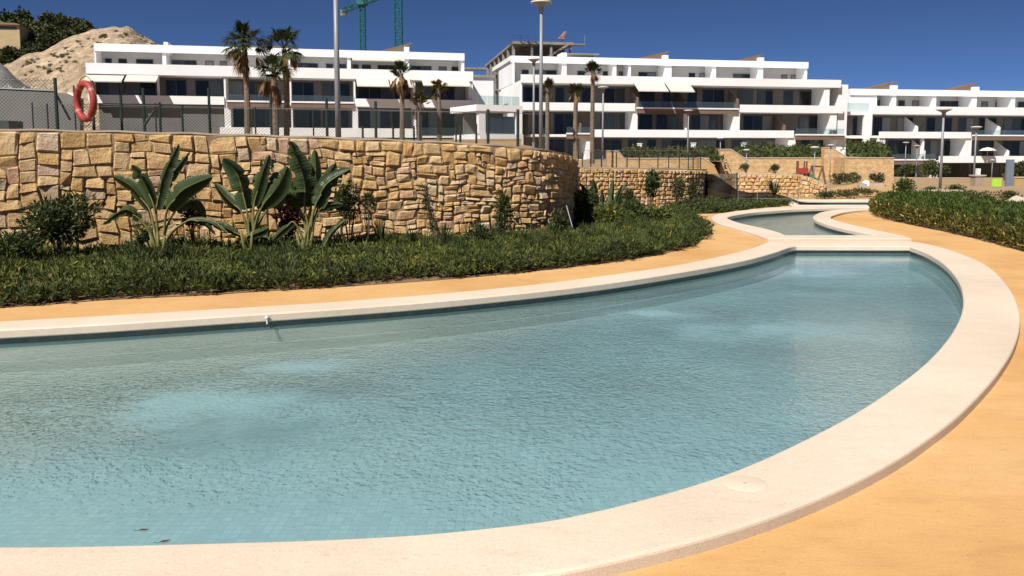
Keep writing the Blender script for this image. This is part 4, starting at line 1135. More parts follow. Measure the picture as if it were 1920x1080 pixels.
def crane(px, wpx, Y, pytop, label, jib):
    p = at(px, 120, Y); zt = at(px, pytop, Y).z; w_ = wpx * Y / F
    root = empty('tower_crane', (p.x, p.y, 0), 0, label, 'crane', 'teal tower cranes behind the left block')
    mb = MB(); lattice(mb, (0, 0, 0), (0, 0, zt), w_, int(zt / (w_ * 1.0)), .09); mb.build('mast', M['craneteal'], root)
    mb = MB(); lattice(mb, (jib[0][0], jib[0][1], zt + jib[0][2]), (jib[1][0], jib[1][1], zt + jib[1][2]), w_ * .8, 26, .09); mb.build('jib', M['craneteal'], root)
    mb = MB().box(-w_, w_, -w_, w_, zt - .2, zt + 1.6); mb.build('slewing_unit', M['craneteal'], root)
    j0 = jib[0]
    mb = MB().box(j0[0] - .3, j0[0] + .8, j0[1] - .6, j0[1] + .6, zt + j0[2] - 1.0, zt + j0[2] + .2); mb.build('counterweight', M['concrete'], root)
    mb = MB(); lattice(mb, (0, 0, zt + 1.6), (0, 0, zt + 7), w_ * .6, 6, .08); mb.bar((0, 0, zt + 7), (jib[0][0] * .8, jib[0][1] * .8, zt + jib[0][2]), .05).bar((0, 0, zt + 7), (jib[1][0] * .6, jib[1][1] * .6, zt + jib[1][2]), .05)
    mb.build('tower_head', M['craneteal'], root)
crane(681, 9, 170, 8, 'thinner teal tower crane with its counter jib in view, left of the other', ((-5.8, 9, 0.2), (19, -29, .2)))
crane(748, 12.5, 150, -60, 'thicker teal lattice tower crane mast rising out of view beside the chimney', ((-9, 6, .3), (30, -16, .3)))

# ================================================================== LAMP POSTS
def lamp(px, Y, zbase, pyhead, head, label, rad=.045):
    p = at(px, pyhead, Y); root = empty('street_lamp', (p.x, p.y, zbase), 0, label, 'lamp post', 'disc headed lamp posts in the grounds')
    h = p.z - zbase; r = head / 2
    MB().tube([(0, 0, 0), (0, 0, h * .5), (0, 0, h - .26)], [rad * 1.15, rad, rad * .8], 10).build('pole', M['steel'], root, True)
    MB().lathe([(0, 0), (.11, 0), (.11, .02), (rad * 1.3, .05), (rad * 1.3, .3), (0, .3)], 12).build('base', M['steel'], root)
    MB().lathe([(rad * .9, h - .28), (rad * 1.5, h - .26), (rad * 1.5, h - .14), (r * .42, h - .10), (r * .9, h - .03), (0, h - .02)], 18).build('lamp_body', M['steel'], root)
    MB().lathe([(r * .9, h - .026), (r, h - .02), (r * .98, h + .015), (r * .5, h + .045), (0, h + .05)], 18).build('lamp_cap', M['lampwhite'], root)
T1 = 1.6
lamp(628, 16.5, T1, -60, .5, 'tall grey lamp post right behind the stone wall, its head above the picture', .052)
lamp(1015, 23, 1.5, 4, .58, 'tall grey lamp post with disc head in front of the middle block left end', .05)
lamp(1001, 38, 1.9, 111, .58, 'smaller lamp post just left of the tall one at the middle block left end', .05)
lamp(1131, 46, 1.3, 163.5, .6, 'lamp post beside the tall single palm of the middle block', .05)
lamp(1291, 55, .7, 207, .62, 'lamp post at the centre of the middle block, above the mesh fence', .05)
lamp(1351, 72, .8, 259, .6, 'small lamp post standing on the top of the ochre stair wall', .045)
lamp(1770, 33, 0, 205, .6, 'largest lamp post at the right, rising out of the shrubs behind the hedge', .05)
lamp(1831, 48, 0, 238, .6, 'lamp post at the right with pale disc head near the pink parasol', .05)
lamp(1699, 78, -.4, 267, .6, 'left one of the pair of far lamp posts before the right block', .045)
lamp(1720, 80, -.4, 273, .6, 'right one of the pair of far lamp posts before the right block', .045)
lamp(1528, 40, 0, 276, .42, 'slim pale lamp post beside the red play tower', .03)
lamp(1558, 52, 0, 272, .42, 'slim lamp post in front of the stair wall beside the swing frame', .03)
lamp(1400, 50, .5, 281, .4, 'low lamp post on the slope above the long ochre retaining wall', .035)
lamp(1861, 60, -.2, 300, .3, 'thin bare looking lamp post left of the blue grey panel', .03)

# ================================================================== PALMS
def fan(V, base, tipdir, R_, nb, droop, spread=2.2, wid=.05):
    """one fan frond: blades radiating from base"""
    t = Vector(tipdir).normalized(); s = t.cross(Vector((RNG.normal() * .4, RNG.normal() * .4, 1))).normalized()
    for k in range(nb):
        a = (k / (nb - 1) - .5) * spread
        d = (t * math.cos(a) + s * math.sin(a)).normalized(); Lb = R_ * (1 - .25 * abs(a) / (spread / 2)) * RNG.uniform(.85, 1.1)
        p0 = Vector(base); p1 = p0 + d * Lb * .55; p2 = p0 + d * Lb + Vector((0, 0, -droop * Lb * RNG.uniform(.5, 1.2)))
        n = d.cross(Vector((0, 0, 1))).normalized() * wid * R_
        V.append([p0, p1 + n, p2, p1 - n])
def palm(px, Y, zb, pycrown, Rpx, label, ngreen=22, ndead=10, trunk=.16, yellow=False, tuft=False, skirt=True):
    p = at(px, pycrown, Y); h = p.z - zb; R_ = Rpx * Y / F * 1.12; trunk *= .78
    root = empty('palm_tree', (p.x, p.y, zb), 0, label, 'palm tree', 'palm trees on the terrace')
    lean = Vector((RNG.normal() * .04, RNG.normal() * .04, 0))
    pts, rd = [], []
    for i in range(26):
        t = i / 25; pts.append(Vector((0, 0, -.2 + (h + .2) * t)) + lean * math.sin(t * 3)); rd.append(trunk * (1.15 - .3 * t) * (1 + .07 * (i % 2)) + (.1 * max(0, .06 - t)))
    MB().tube(pts, rd, 9).build('trunk', M['trunk'], root)
    top = pts[-1]
    V = []
    for i in range(ngreen):
        az = RNG.uniform(0, 6.28); el = RNG.uniform(-.25, 1.35) if not tuft else RNG.uniform(.5, 1.5)
        d = Vector((math.cos(az) * math.cos(el), math.sin(az) * math.cos(el), math.sin(el)))
        pl_ = R_ * RNG.uniform(.35, .6)
        top_ = top - Vector((0, 0, RNG.uniform(0, .55) * R_ if tuft else 0)); b = top_ + d * pl_ + Vector((0, 0, -.1 * pl_))
        n = d.cross(Vector((0, 0, 1))).normalized() * .018
        V.append([top_ - n, top_ + n, b + n, b - n])
        fan(V, b, d + Vector((0, 0, -.15)), R_ * RNG.uniform(.5, .72), 17, .35 if not tuft else .15, 2.4 if not tuft else 1.5)
    quads('crown', np.array([[tuple(q) for q in f] for f in V]), M['palmyellow' if yellow else 'palmgreen'], root)
    V = []
    for i in range(ndead):
        az = RNG.uniform(0, 6.28); el = RNG.uniform(-1.35, -.25)
        d = Vector((math.cos(az) * math.cos(el), math.sin(az) * math.cos(el), math.sin(el)))
        pl_ = R_ * RNG.uniform(.3, .7); b = top + Vector((0, 0, -.1)) + d * pl_
        n = d.cross(Vector((0, 0, 1))).normalized() * .015
        V.append([top - n, top + n, b + n, b - n])
        fan(V, b, d + Vector((0, 0, -.8)), R_ * RNG.uniform(.4, .6), 11, .5, 1.5)
    if V: quads('dead_fronds', np.array([[tuple(q) for q in f] for f in V]), M['deadfrond'], root)
palm(458, 40, 2.1, 84, 46, 'tallest palm with shaggy dry fronds in front of the left block', 30, 12, .17)
palm(532, 42, 2.1, 92, 44, 'bushy palm just right of the tallest palm, crown above the roof line', 28, 13, .17)
palm(512, 38, 2.1, 138, 40, 'lower palm half hidden in the fronds of the two tall palms', 24, 14, .2)
palm(752, 45, 2.3, 138, 27, 'slim palm with brown drooping head before the awnings of the left block', 20, 26, .16, tuft=True)
palm(786, 43, 2.2, 192, 22, 'shortest palm right of the slim brown headed palm', 34, 5, .15, True, True)
palm(822, 44, 2.2, 166, 20, 'young palm with trimmed olive head near the right end of the left block', 38, 4, .15, True, True)
palm(1026, 50, 1.6, 162, 17, 'small trimmed palm between lamp posts at the middle block left end', 36, 4, .16, True, True)
palm(1081, 52, 1.4, 172, 18, 'trimmed palm with reddish trunk left of the tallest middle block palm', 36, 5, .18, True, True)
palm(1112, 52, 1.3, 132, 20, 'tallest trimmed palm in front of the middle block', 38, 7, .17, False, True)

# ================================================================== FENCES, LIFE RING
def chain_link(mb, a, b, z0a, z0b, h, sp, r):
    """woven diagonal wires between two posts"""
    a, b = Vector((a[0], a[1], 0)), Vector((b[0], b[1], 0)); Ln = (b - a).length; d = (b - a) / Ln
    n = int((Ln + h) / sp)
    for k in range(n + 1):
        s = k * sp - h
        for sg in (1, -1):
            u0, v0, u1, v1 = (s, 0, s + h, h) if sg > 0 else (s + h, 0, s, h)
            def clip(u0, v0, u1, v1):
                if u0 > u1: u0, v0, u1, v1 = u1, v1, u0, v0
                if u1 <= 0 or u0 >= Ln: return None
                if u0 < 0: v0 += (v1 - v0) * (0 - u0) / (u1 - u0); u0 = 0
                if u1 > Ln: v1 = v0 + (v1 - v0) * (Ln - u0) / (u1 - u0); u1 = Ln
                return u0, v0, u1, v1
            c = clip(u0, v0, u1, v1)
            if c is None: continue
            u0, v0, u1, v1 = c
            if u1 - u0 < .01: continue
            p = a + d * u0 + Vector((0, 0, z0a + (z0b - z0a) * u0 / Ln + v0)); q = a + d * u1 + Vector((0, 0, z0a + (z0b - z0a) * u1 / Ln + v1))
            mb.bar(p, q, r, 3)
def fence(name, label, posts, base, h, sp=.07, r=.0016, prad=.022, braces=(), mat='greensteel'):
    """posts: (x, y, top height or None)"""
    o0 = Vector((posts[0][0], posts[0][1], base)); root = empty(name, o0, 0, label, 'fence')
    for x, y, t, pr_ in posts:
        MB().tube([Vector((x, y, base - .1)) - o0, Vector((x, y, t)) - o0], [pr_ * .7, pr_ * .7], 8).build('post', M[mat], root)
    mb = MB()
    for i in range(len(posts) - 1):
        a, b = posts[i], posts[i + 1]
        chain_link(mb, (a[0] - o0.x, a[1] - o0.y), (b[0] - o0.x, b[1] - o0.y), .03, .03, h, sp, r)
    mb.build('wire_mesh', M[mat], root)['kind'] = 'stuff'
    mb = MB()
    for i in range(len(posts) - 1):
        for zz in (.05, h):
            mb.bar(Vector((posts[i][0], posts[i][1], base + zz)) - o0, Vector((posts[i + 1][0], posts[i + 1][1], base + zz)) - o0, .004, 4)
    mb.build('tension_wire', M['steel'], root)['kind'] = 'stuff'
    for a, b, rr in braces: MB().bar(Vector(a) - o0, Vector(b) - o0, rr, 6).build('brace', M[mat], root)
    return root
def fpost(px, Y, pytop, r=.022): p = at(px, pytop, Y); return (p.x, p.y, p.z, r)
fb = 1.55
pA = [fpost(-190, 14.1, 128, .03), fpost(-60, 14.3, 136, .03), fpost(103, 14.6, 146, .042)]
fence('chain_link_fence', 'tall dark chain link panel with top rail and corner brace left of life ring', pA, fb, 1.35, .06, .0030,
      braces=[(at(103, 172, 14.6), at(131, 224, 15.2), .022), (at(-190, 158, 14.1), at(103, 171, 14.6), .026)])
pB = [fpost(103, 14.62, 160, .02), fpost(172, 14.75, 151, .036), fpost(226, 14.95, 178, .034), fpost(299, 15.2, 192, .034), fpost(341, 15.4, 197, .03), fpost(391, 15.6, 190, .026), fpost(478, 15.9, 201, .022), fpost(587, 16.2, 206, .022),
      fpost(680, 16.5, 236, .03), fpost(737, 16.7, 236, .03), fpost(776, 16.9, 236, .03), fpost(855, 17.2, 236, .025), fpost(915, 17.5, 205, .045), fpost(971, 17.8, 205, .045), fpost(1020, 18.2, 240, .025)]
fence('chain_link_fence', 'low green chain link fence with dark posts along the top of the tall stone wall', pB, fb, .95, .06, .0021,
      braces=[(at(270, 236, 15.15), at(289, 208, 15.2), .024)])
pC = [fpost(60, 22, 192, .028), fpost(88, 22, 194, .03), fpost(138, 22, 160, .03), fpost(268, 22.5, 165, .06), fpost(291, 22.5, 193, .03), fpost(391, 23, 165, .055), fpost(507, 23.5, 176, .05), fpost(612, 24, 184, .06), fpost(704, 24.4, 190, .06),
      fpost(787, 24.8, 210, .04), fpost(863, 25.2, 232, .05), fpost(893, 25.4, 232, .045)]
fence('chain_link_fence', 'second mesh fence with thicker grey posts behind the low green fence', pC, 1.55, 1.35, .09, .0024)
pD = [fpost(px, y, 286, .025) for px, y in ((1092, 26.0), (1108, 26.1), (1128, 26.2), (1156, 26.4), (1176, 26.6), (1199, 26.8), (1234, 27.2), (1254, 27.4), (1274, 27.7), (1291, 28), (1300, 28.3), (1314, 28.8))]
fence('mesh_fence', 'low mesh fence with close dark posts on top of the lower rubble wall', pD, 1.15, .62, .06, .0022)

c = at(160, 190, 14.45)
ring = empty('life_ring', c, R(0), 'faded red life ring hanging on the chain link fence above the stone wall', 'life ring')
def torus(R0, r0, a0, a1, nu, nv=14):
    mb = MB()
    for i in range(nu + 1):
        a = a0 + (a1 - a0) * i / nu
        for j in range(nv):
            t = 2 * math.pi * j / nv
            mb.v.append(((R0 + r0 * math.cos(t)) * math.cos(a), r0 * 1.0 * math.sin(t), (R0 + r0 * math.cos(t)) * math.sin(a)))
    for i in range(nu):
        for j in range(nv): mb.f.append((i * nv + j, (i + 1) * nv + j, (i + 1) * nv + (j + 1) % nv, i * nv + (j + 1) % nv))
    return mb
o = torus(.30, .060, 0, 2 * math.pi, 48).build('ring_body', M['red'], ring, True)
for k in range(4):
    o = torus(.30, .0625, k * math.pi / 2 + .62, k * math.pi / 2 + .80, 4).build('pale_band', surf('worn_band', (.34, .10, .085), (.45, .2, .17), 8, .5), ring, True)
mb = MB()
for k in range(4):
    a0, a1 = k * math.pi / 2 + .71, (k + 1) * math.pi / 2 + .71
    mb.tube([(math.cos(a0 + (a1 - a0) * t) * (.378 + .05 * math.sin(t * math.pi)), 0, math.sin(a0 + (a1 - a0) * t) * (.378 + .05 * math.sin(t * math.pi))) for t in np.linspace(0, 1, 9)], .007, 5)
mb.build('grab_rope', M['deadfrond'], ring)
ring.rotation_euler = (0, R(7), R(-38))

# ================================================================== CLUTTER ON THE TERRACE (left)
def boxthing(name, label, cat, px0, px1, pyt, pyb, Y, dep, mat, part='body'):
    a, b = at(px0, pyb, Y), at(px1, pyt, Y); root = empty(name, (a.x, Y, a.z), 0, label, cat)
    MB().box(0, b.x - a.x, 0, dep, 0, b.z - a.z).build(part, mat, root); return root
# grey retaining wall and gravel bank at far left
P = [at(-260, 260, 46), at(150, 260, 46), at(150, 186, 46), at(128, 176, 46), at(60, 168, 46), at(-260, 150, 46)]
o0 = Vector((P[0].x, 46, 1.5)); rt = empty('retaining_wall', o0, 0, 'long grey rendered wall behind the chain link fence at the far left', 'wall')
MB().prism([p - o0 for p in P], (0, .4, 0)).build('body', M['greywall'], rt)
mb = MB().prism([P[2] - o0 + Vector((0, -.04, .004)), P[3] - o0 + Vector((0, -.04, .004)), P[3] - o0 + Vector((0, -.04, .1)), P[2] - o0 + Vector((0, -.04, .1))], (0, .5, 0))
mb.build('coping', M['white'], rt)
mb = MB(); n_ = 34
prof = [(-300, 108), (-60, 110), (0, 114), (22, 122), (40, 142), (60, 158), (95, 172), (150, 190)]
for r in range(10):
    for i in range(n_):
        px = -300 + 450 * i / (n_ - 1); py = hill_y(prof, px); t = r / 9; Y = 56 + 22 * t
        zt_ = at(px, py, 70).z; k = math.sin(min(t * 1.4, 1) * math.pi / 2) if t < .72 else 1
        x = (px - CX) / F * Y
        mb.v.append((x, Y, 2.2 + (zt_ - 2.2) * k + .35 * mnoise.noise(Vector((x * .5, Y * .5, 2)))))
mb.f += [(r * n_ + i, r * n_ + i + 1, (r + 1) * n_ + i + 1, (r + 1) * n_ + i) for r in range(9) for i in range(n_ - 1)]
mb.build('gravel_bank', surf('grey_gravel', (.14, .135, .13), (.22, .21, .20), .8, .95, .8, 3, .15), smooth=True)['kind'] = 'structure'
boxthing('crate', 'dark low box on the terrace at the far left above the stone wall', 'crate', -30, 16, 226, 250, 17, .5, M['frame'])
for px, w_, py in ((30, 16, 158), (48, 14, 163)):
    pass
rt = empty('rubble_heap', at(42, 163, 50), 0, 'pale broken rubble pieces lying on top of the grey wall at the far left', 'rubble')
mb = MB(); random.seed(4)
for k in range(16):
    c_ = Vector((random.uniform(-1.1, 1.2), random.uniform(-.4, .4), random.uniform(-.25, .2) - .12)); s = random.uniform(.1, .28)
    q = [c_ + Vector((random.uniform(-1, 1), random.uniform(-1, 1), random.uniform(-1, 1))).normalized() * s for _ in range(6)]
    mb.add(q, [(0, 1, 2), (0, 2, 3), (0, 3, 4), (1, 2, 5), (2, 3, 5), (3, 4, 5), (0, 1, 4), (1, 4, 5)])
mb.build('pieces', M['white'], rt)

# ================================================================== PLANTS IN THE BED
bed_poly = np.array([(p.x, p.y) for p in bed1c] + [(wpath[i].x, wpath[i].y) for i in range(len(wpath) - 1, 20, -3)])
def inside(poly, x, y):
    c = False; n = len(poly); j = n - 1
    for i in range(n):
        if (poly[i][1] > y) != (poly[j][1] > y) and x < (poly[j][0] - poly[i][0]) * (y - poly[i][1]) / (poly[j][1] - poly[i][1]) + poly[i][0]: c = not c
        j = i
    return c
def sample_poly(poly, n, keep=None):
    lo, hi = poly.min(0), poly.max(0); out = []
    while len(out) < n:
        x, y = RNG.uniform(lo[0], hi[0]), RNG.uniform(lo[1], hi[1])
        if inside(poly, x, y) and (keep is None or keep(x, y)): out.append((x, y))
    return out
edge_arr = np.array([(p.x, p.y) for p in bed1c])
def edge_dist(x, y): return float(np.sqrt(((edge_arr - (x, y)) ** 2).sum(1).min()))
def carpet(name, centers, heights, radii, per, L, W, mat, label=None, z0=.04, lean=None, up=.55):
    """many small sprigs: stems leaning out from each clump centre, covered in leaves"""
    C, D = [], []
    for (x, y), h, r in zip(centers, heights, radii):
        ns = max(3, per // 12)
        az = RNG.uniform(0, 6.28, ns); rr = r * np.sqrt(RNG.uniform(0, 1, ns)); hh = h * (1 - .55 * (rr / r) ** 2) * RNG.uniform(.6, 1.12, ns)
        tip = np.stack([x + np.cos(az) * rr, y + np.sin(az) * rr, z0 + hh], 1); base = np.array([x, y, z0]) + (tip - np.array([x, y, z0])) * np.array([.35, .35, 0])
        k = per // ns
        t = RNG.uniform(.12, 1, (ns, k, 1)) ** .7
        P = base[:, None] + (tip - base)[:, None] * t
        dirs = unit(tip - base)[:, None] * up + RNG.normal(size=P.shape) * .5
        C.append(P.reshape(-1, 3)); D.append(dirs.reshape(-1, 3))
    C = np.concatenate(C); D = np.concatenate(D); n = len(C)
    o = quads(name, leaves(C, D, RNG.uniform(.65, 1.35, n) * L, RNG.uniform(.7, 1.3, n) * W), mat)
    o['kind'] = 'stuff'
    if label: o['label'] = label
    return o
def in_frame(x, y): return y > 3 and -.92 < x / y < .72
def bare(x, y):                                         # a few openings where soil shows
    for px, py, r in ((75, 535, .42), (350, 512, .25), (760, 528, .22), (80, 500, .3)):
        p = gz(px, py); 
        if (x - p.x) ** 2 + (y - p.y) ** 2 < r * r: return True
    return False
cen = sample_poly(bed_poly, 2150, lambda x, y: in_frame(x, y) and y < 22 and edge_dist(x, y) > .16 and not bare(x, y))
hts = [.15 + .03 * min(edge_dist(x, y) / .6, 1) + .15 * mnoise.noise(Vector((x * .9, y * .9, 1))) for x, y in cen]
kind_n = [mnoise.noise(Vector((x * 1.1, y * 1.4, 12))) + RNG.normal() * .18 for x, y in cen]
A_ = [i for i in range(len(cen)) if kind_n[i] < .14]; B_ = [i for i in range(len(cen)) if kind_n[i] >= .14]
carpet('groundcover', [cen[i] for i in A_], [max(.08, hts[i]) for i in A_], [RNG.uniform(.17, .30) for _ in A_], 150, .060, .019, M['groundcover'], 'dense low green groundcover filling the planting bed')
carpet('groundcover', [cen[i] for i in B_], [max(.1, hts[i] * 1.35) for i in B_], [RNG.uniform(.12, .24) for _ in B_], 130, .085, .013, M['bedshrub'], 'darker upright tufts mixed into the low groundcover of the planting bed', up=1.1)
tf = sample_poly(bed_poly, 170, lambda x, y: in_frame(x, y) and y < 20 and edge_dist(x, y) > .2)
carpet('strappy_tufts', tf, [RNG.uniform(.05, .14) for _ in tf], [RNG.uniform(.04, .09) for _ in tf], 44, .19, .017, M['groundcover'], 'loose strappy leaf tufts standing out of the low groundcover', up=1.5)
front = []
for i in range(len(bed1c) - 1):
    a, b = bed1c[i], bed1c[i + 1]
    for t in np.linspace(0, 1, max(1, int((b - a).length / .065)), endpoint=False):
        p = a.lerp(b, t)
        nrm = Vector((-(b - a).y, (b - a).x, 0)).normalized()
        q = p + nrm * RNG.uniform(.02, .3)
        if in_frame(q.x, q.y) and not bare(q.x, q.y) and mnoise.noise(Vector((q.x * .8, q.y * .8, 4))) > -.42: front.append((q.x, q.y))
carpet('trailing_shrub', front, [RNG.uniform(.14, .34) for _ in front], [RNG.uniform(.12, .22) for _ in front], 168, .07, .016, M['bedshrub'], 'dark trailing rosemary like shrubs along the front edge of the bed', z0=.01, up=.8)

def gp(px, py, z=.12): return gz(px, py, z)
# broad-leaved bird of paradise plants
def broadleaf_mesh(V, UV, base, mid, tip, w_, roll, ragged=0):
    pts = catmull([base, mid, tip], 12); n = len(pts)
    notch = {(k, sg): RNG.uniform(.35, .8) for k in range(4, n - 2) for sg in (-1, 1) if RNG.uniform() < (.30 if ragged else .11)}
    view = Vector((0, -1, 0))
    for i in range(n - 1):
        for sgn in (-1, 1):
            q = []
            for k in (i, i + 1):
                t = k / (n - 1); wk = w_ * (math.sin(math.pi * min(t * .88 + .12, 1)) ** .65) * (1 if t < .99 else .05)
                d = (pts[min(k + 1, n - 1)] - pts[max(k - 1, 0)]).normalized()
                s = d.cross(view).normalized(); nrm = s.cross(d)
                s = (s * math.cos(roll) + nrm * math.sin(roll)).normalized()
                lift = s.cross(d) * (-.22 * wk)
                wob = notch.get((k, sgn), 1.0)
                q.append((pts[k], pts[k] + s * sgn * wk * .5 * wob + lift, t))
            V.append([q[0][0], q[0][1], q[1][1], q[1][0]]); UV += [(.5, q[0][2]), (.5 + .5 * sgn, q[0][2]), (.5 + .5 * sgn, q[1][2]), (.5, q[1][2])]
def strelitzia(px, py, Y, ls, label, clump=6, scale=1.0):
    b = at(px, py, Y); b.z = min(b.z, .16) - .03
    root = empty('bird_of_paradise', b, 0, label, 'plant', 'broad leaved bird of paradise plants in the bed')
    k = Y / F
    extra = []
    for (s, m, t, w_, dy, rag) in ls:                       # younger and bent leaves among the big ones
        if RNG.uniform() < .6 and w_ > 13:
            ox, oy = RNG.uniform(-13, 13), RNG.uniform(2, 26)
            extra.append((s, (m[0] + ox, m[1] + oy * .6), (t[0] + ox * 2.2, t[1] + oy * 1.5), w_ * RNG.uniform(.6, .9), dy + RNG.uniform(.1, .35), 1))
    for (s, m, t, w_, dy, rag) in ls + extra:
        s3 = at(*s, Y + dy * .35) - b; m3 = at(*m, Y + dy * .75) - b; t3 = at(*t, Y + dy) - b
        V, UV = [], []
        broadleaf_mesh(V, UV, s3, m3, t3, w_ * k * 1.02, RNG.uniform(-.6, .6), rag)
        me = bpy.data.meshes.new('leaf'); vv = [tuple(q) for f in V for q in f]
        me.from_pydata(vv, [], [tuple(range(4 * i, 4 * i + 4)) for i in range(len(V))])
        uvl = me.uv_layers.new(name='UVMap'); uvl.data.foreach_set('uv', np.array(UV, dtype=np.float32).reshape(-1))
        bm = bmesh.new(); bm.from_mesh(me); bmesh.ops.remove_doubles(bm, verts=bm.verts, dist=.0008); bm.to_mesh(me); bm.free()
        lf = link('leaf', me, M['broadleaf'], root, True)
        st = Vector((RNG.uniform(-.05, .05), RNG.uniform(-.04, .04), 0))
        mid = st.lerp(s3, .55) + Vector((0, 0, .08 * s3.length)); mid.x = st.x + (s3.x - st.x) * .38
        MB().tube(catmull([st, mid, s3, s3.lerp(m3, .5)], 5), [.026 - .0012 * i for i in range(16)], 6).build('petiole', M['petiole'], root, True)
    mb = MB()
    for i in range(clump):
        a = RNG.uniform(0, 6.28); r = RNG.uniform(.02, .08); hgt = RNG.uniform(.25, .55)
        mb.tube([(math.cos(a) * r, math.sin(a) * r, 0), (math.cos(a) * r * 1.6, math.sin(a) * r * 1.4, hgt * .5), (math.cos(a) * r * 2.6, math.sin(a) * r * 2, hgt)], [.034, .028, .015], 7)
    mb.build('stem_clump', M['petiole'], root, True)
strelitzia(300, 488, 12.35, [
    ((293, 392), (306, 331), (335, 270), 33, .1, 0), ((280, 392), (246, 350), (211, 330), 26, .25, 0), ((288, 385), (271, 343), (247, 309), 24, .05, 0),
    ((314, 392), (343, 356), (398, 331), 38, -.1, 0), ((263, 412), (234, 393), (192, 421), 22, -.2, 1), ((330, 394), (362, 378), (386, 410), 24, .2, 1), ((352, 414), (392, 417), (426, 438), 15, -.1, 0)],
    'leftmost broad leaved plant with narrow upright leaves against the stone wall', 8)
strelitzia(471, 488, 12.5, [
    ((462, 392), (447, 330), (418, 297), 36, .1, 0), ((476, 385), (490, 331), (505, 290), 27, 0, 0), ((493, 385), (522, 347), (539, 312), 40, -.1, 0), ((452, 396), (425, 372), (402, 344), 24, .15, 0),
    ((508, 384), (535, 364), (552, 372), 34, .2, 1), ((455, 444), (421, 426), (401, 418), 15, -.1, 0), ((463, 444), (490, 434), (503, 428), 18, -.2, 0), ((485, 390), (508, 360), (520, 322), 34, .15, 0)],
    'middle broad leaved plant with thick pale yellow green stems', 12)
strelitzia(577, 480, 12.7, [
    ((571, 388), (570, 338), (543, 264), 44, .0, 1), ((584, 384), (592, 331), (590, 280), 24, .2, 0), ((592, 384), (613, 345), (657, 317), 28, -.05, 1), ((596, 390), (605, 347), (629, 306), 36, .1, 0),
    ((599, 394), (618, 384), (644, 383), 16, .1, 0), ((606, 462), (624, 434), (650, 411), 14, -.1, 0), ((550, 416), (525, 436), (511, 452), 17, -.15, 0), ((562, 390), (556, 362), (540, 335), 20, .2, 0)],
    'rightmost broad leaved plant with the largest torn grey green leaf', 7)
strelitzia(1120, 425, 18.2, [((1118, 392), (1116, 365), (1112, 336), 15, 0, 0), ((1138, 398), (1146, 372), (1150, 336), 17, .1, 0), ((1150, 392), (1158, 366), (1166, 348), 9, .1, 0), ((1126, 400), (1130, 380), (1128, 355), 10, .2, 0)],
           'small broad leaved plant in front of the lower rubble wall', 4)

# individual shrubs along the wall
def bedshrub(name, px, py, Y, rad, n, L, W, mat, label, zoff=None, lumps=8, spread=.6):
    p = at(px, py, Y); return bush(name, (p.x, p.y, .08), rad, n, L, W, mat, label, 'shrub', 'shrubs along the stone wall', lumps, True, None, spread, zoff)
bedshrub('shrub', 112, 460, 12.1, (.56, .40, .58), 3400, .085, .03, M['bedshrub'], 'round dark bushy shrub at the left, before the stone wall', .62, 10)
bedshrub('shrub', 28, 460, 11.6, (.75, .4, .24), 2200, .08, .025, M['bedshrub'], 'spreading low shrub at the left picture edge of the bed', .26)
bedshrub('shrub', 362, 420, 12.9, (.24, .18, .30), 700, .07, .03, M['redleaf'], 'dark reddish shrub between the left and middle broad leaved plants', .62)
bedshrub('shrub', 270, 450, 12.7, (.26, .2, .28), 700, .06, .025, M['bedshrub'], 'small dark shrub at the foot of the leftmost broad leaved plant', .3)
bedshrub('shrub', 540, 430, 13.1, (.26, .2, .34), 800, .07, .03, M['redleaf'], 'purple leaved shrub between the middle and rightmost broad leaved plants', .45)
bedshrub('shrub', 655, 392, 13.6, (.26, .22, .42), 1000, .075, .028, M['bedshrub'], 'thin open shrub tree right of the rightmost broad leaved plant', .72, 6, .75)
bedshrub('shrub', 690, 378, 13.8, (.16, .15, .2), 350, .07, .025, M['bedshrub'], 'small shrub tuft behind the thin open shrub tree', .74)
bedshrub('shrub', 942, 440, 14.1, (.19, .18, .46), 1300, .07, .022, M['bedshrub'], 'dark upright columnar shrub near the right end of the tall wall', .46)
bedshrub('shrub', 1222, 380, 20.5, (.22, .2, .36), 900, .09, .035, M['bedshrub'], 'small leafy tree in front of the lower rubble wall', .85)
bedshrub('shrub', 1182, 400, 19.0, (.17, .17, .40), 900, .08, .03, M['bedshrub'], 'narrow dark shrub left of the small leafy tree', .42)
bedshrub('shrub', 1098, 420, 17.6, (.35, .3, .45), 1500, .08, .03, M['bedshrub'], 'dark shrub beside the curved end of the tall wall', .45)
bedshrub('shrub', 1270, 385, 23.5, (.22, .2, .32), 700, .09, .03, M['olive'], 'brownish small shrub against the right end of the lower rubble wall', .6)
bedshrub('shrub', 1296, 385, 24.5, (.2, .18, .28), 600, .09, .03, M['olive'], 'tiny brown shrub next to the black netting', .55)
bedshrub('shrub', 1140, 430, 17.5, (.6, .45, .30), 2400, .09, .018, M['groundcover'], 'large grassy mound of foliage past the end of the tall wall', .25)
bedshrub('shrub', 1046, 448, 15.3, (.22, .2, .26), 900, .08, .022, M['olive'], 'low olive shrub at the foot of the dark curved wall end')
bedshrub('shrub', 1186, 425, 17.8, (.38, .3, .30), 1500, .08, .026, M['bedshrub'], 'bushy dark shrub in the bed below the narrow dark shrub')
bedshrub('shrub', 1232, 428, 18.0, (.34, .3, .24), 1300, .08, .024, M['groundcover'], 'pale green bushy shrub in the bed below the small leafy tree')
bedshrub('shrub', 900, 455, 13.7, (.22, .2, .2), 800, .075, .02, M['olive'], 'small olive shrub left of the dark columnar shrub at the wall foot')
bedshrub('shrub', 1160, 400, 19.5, (.2, .2, .34), 900, .08, .03, M['olive'], 'upright olive shrub right of the small broad leaved plant')
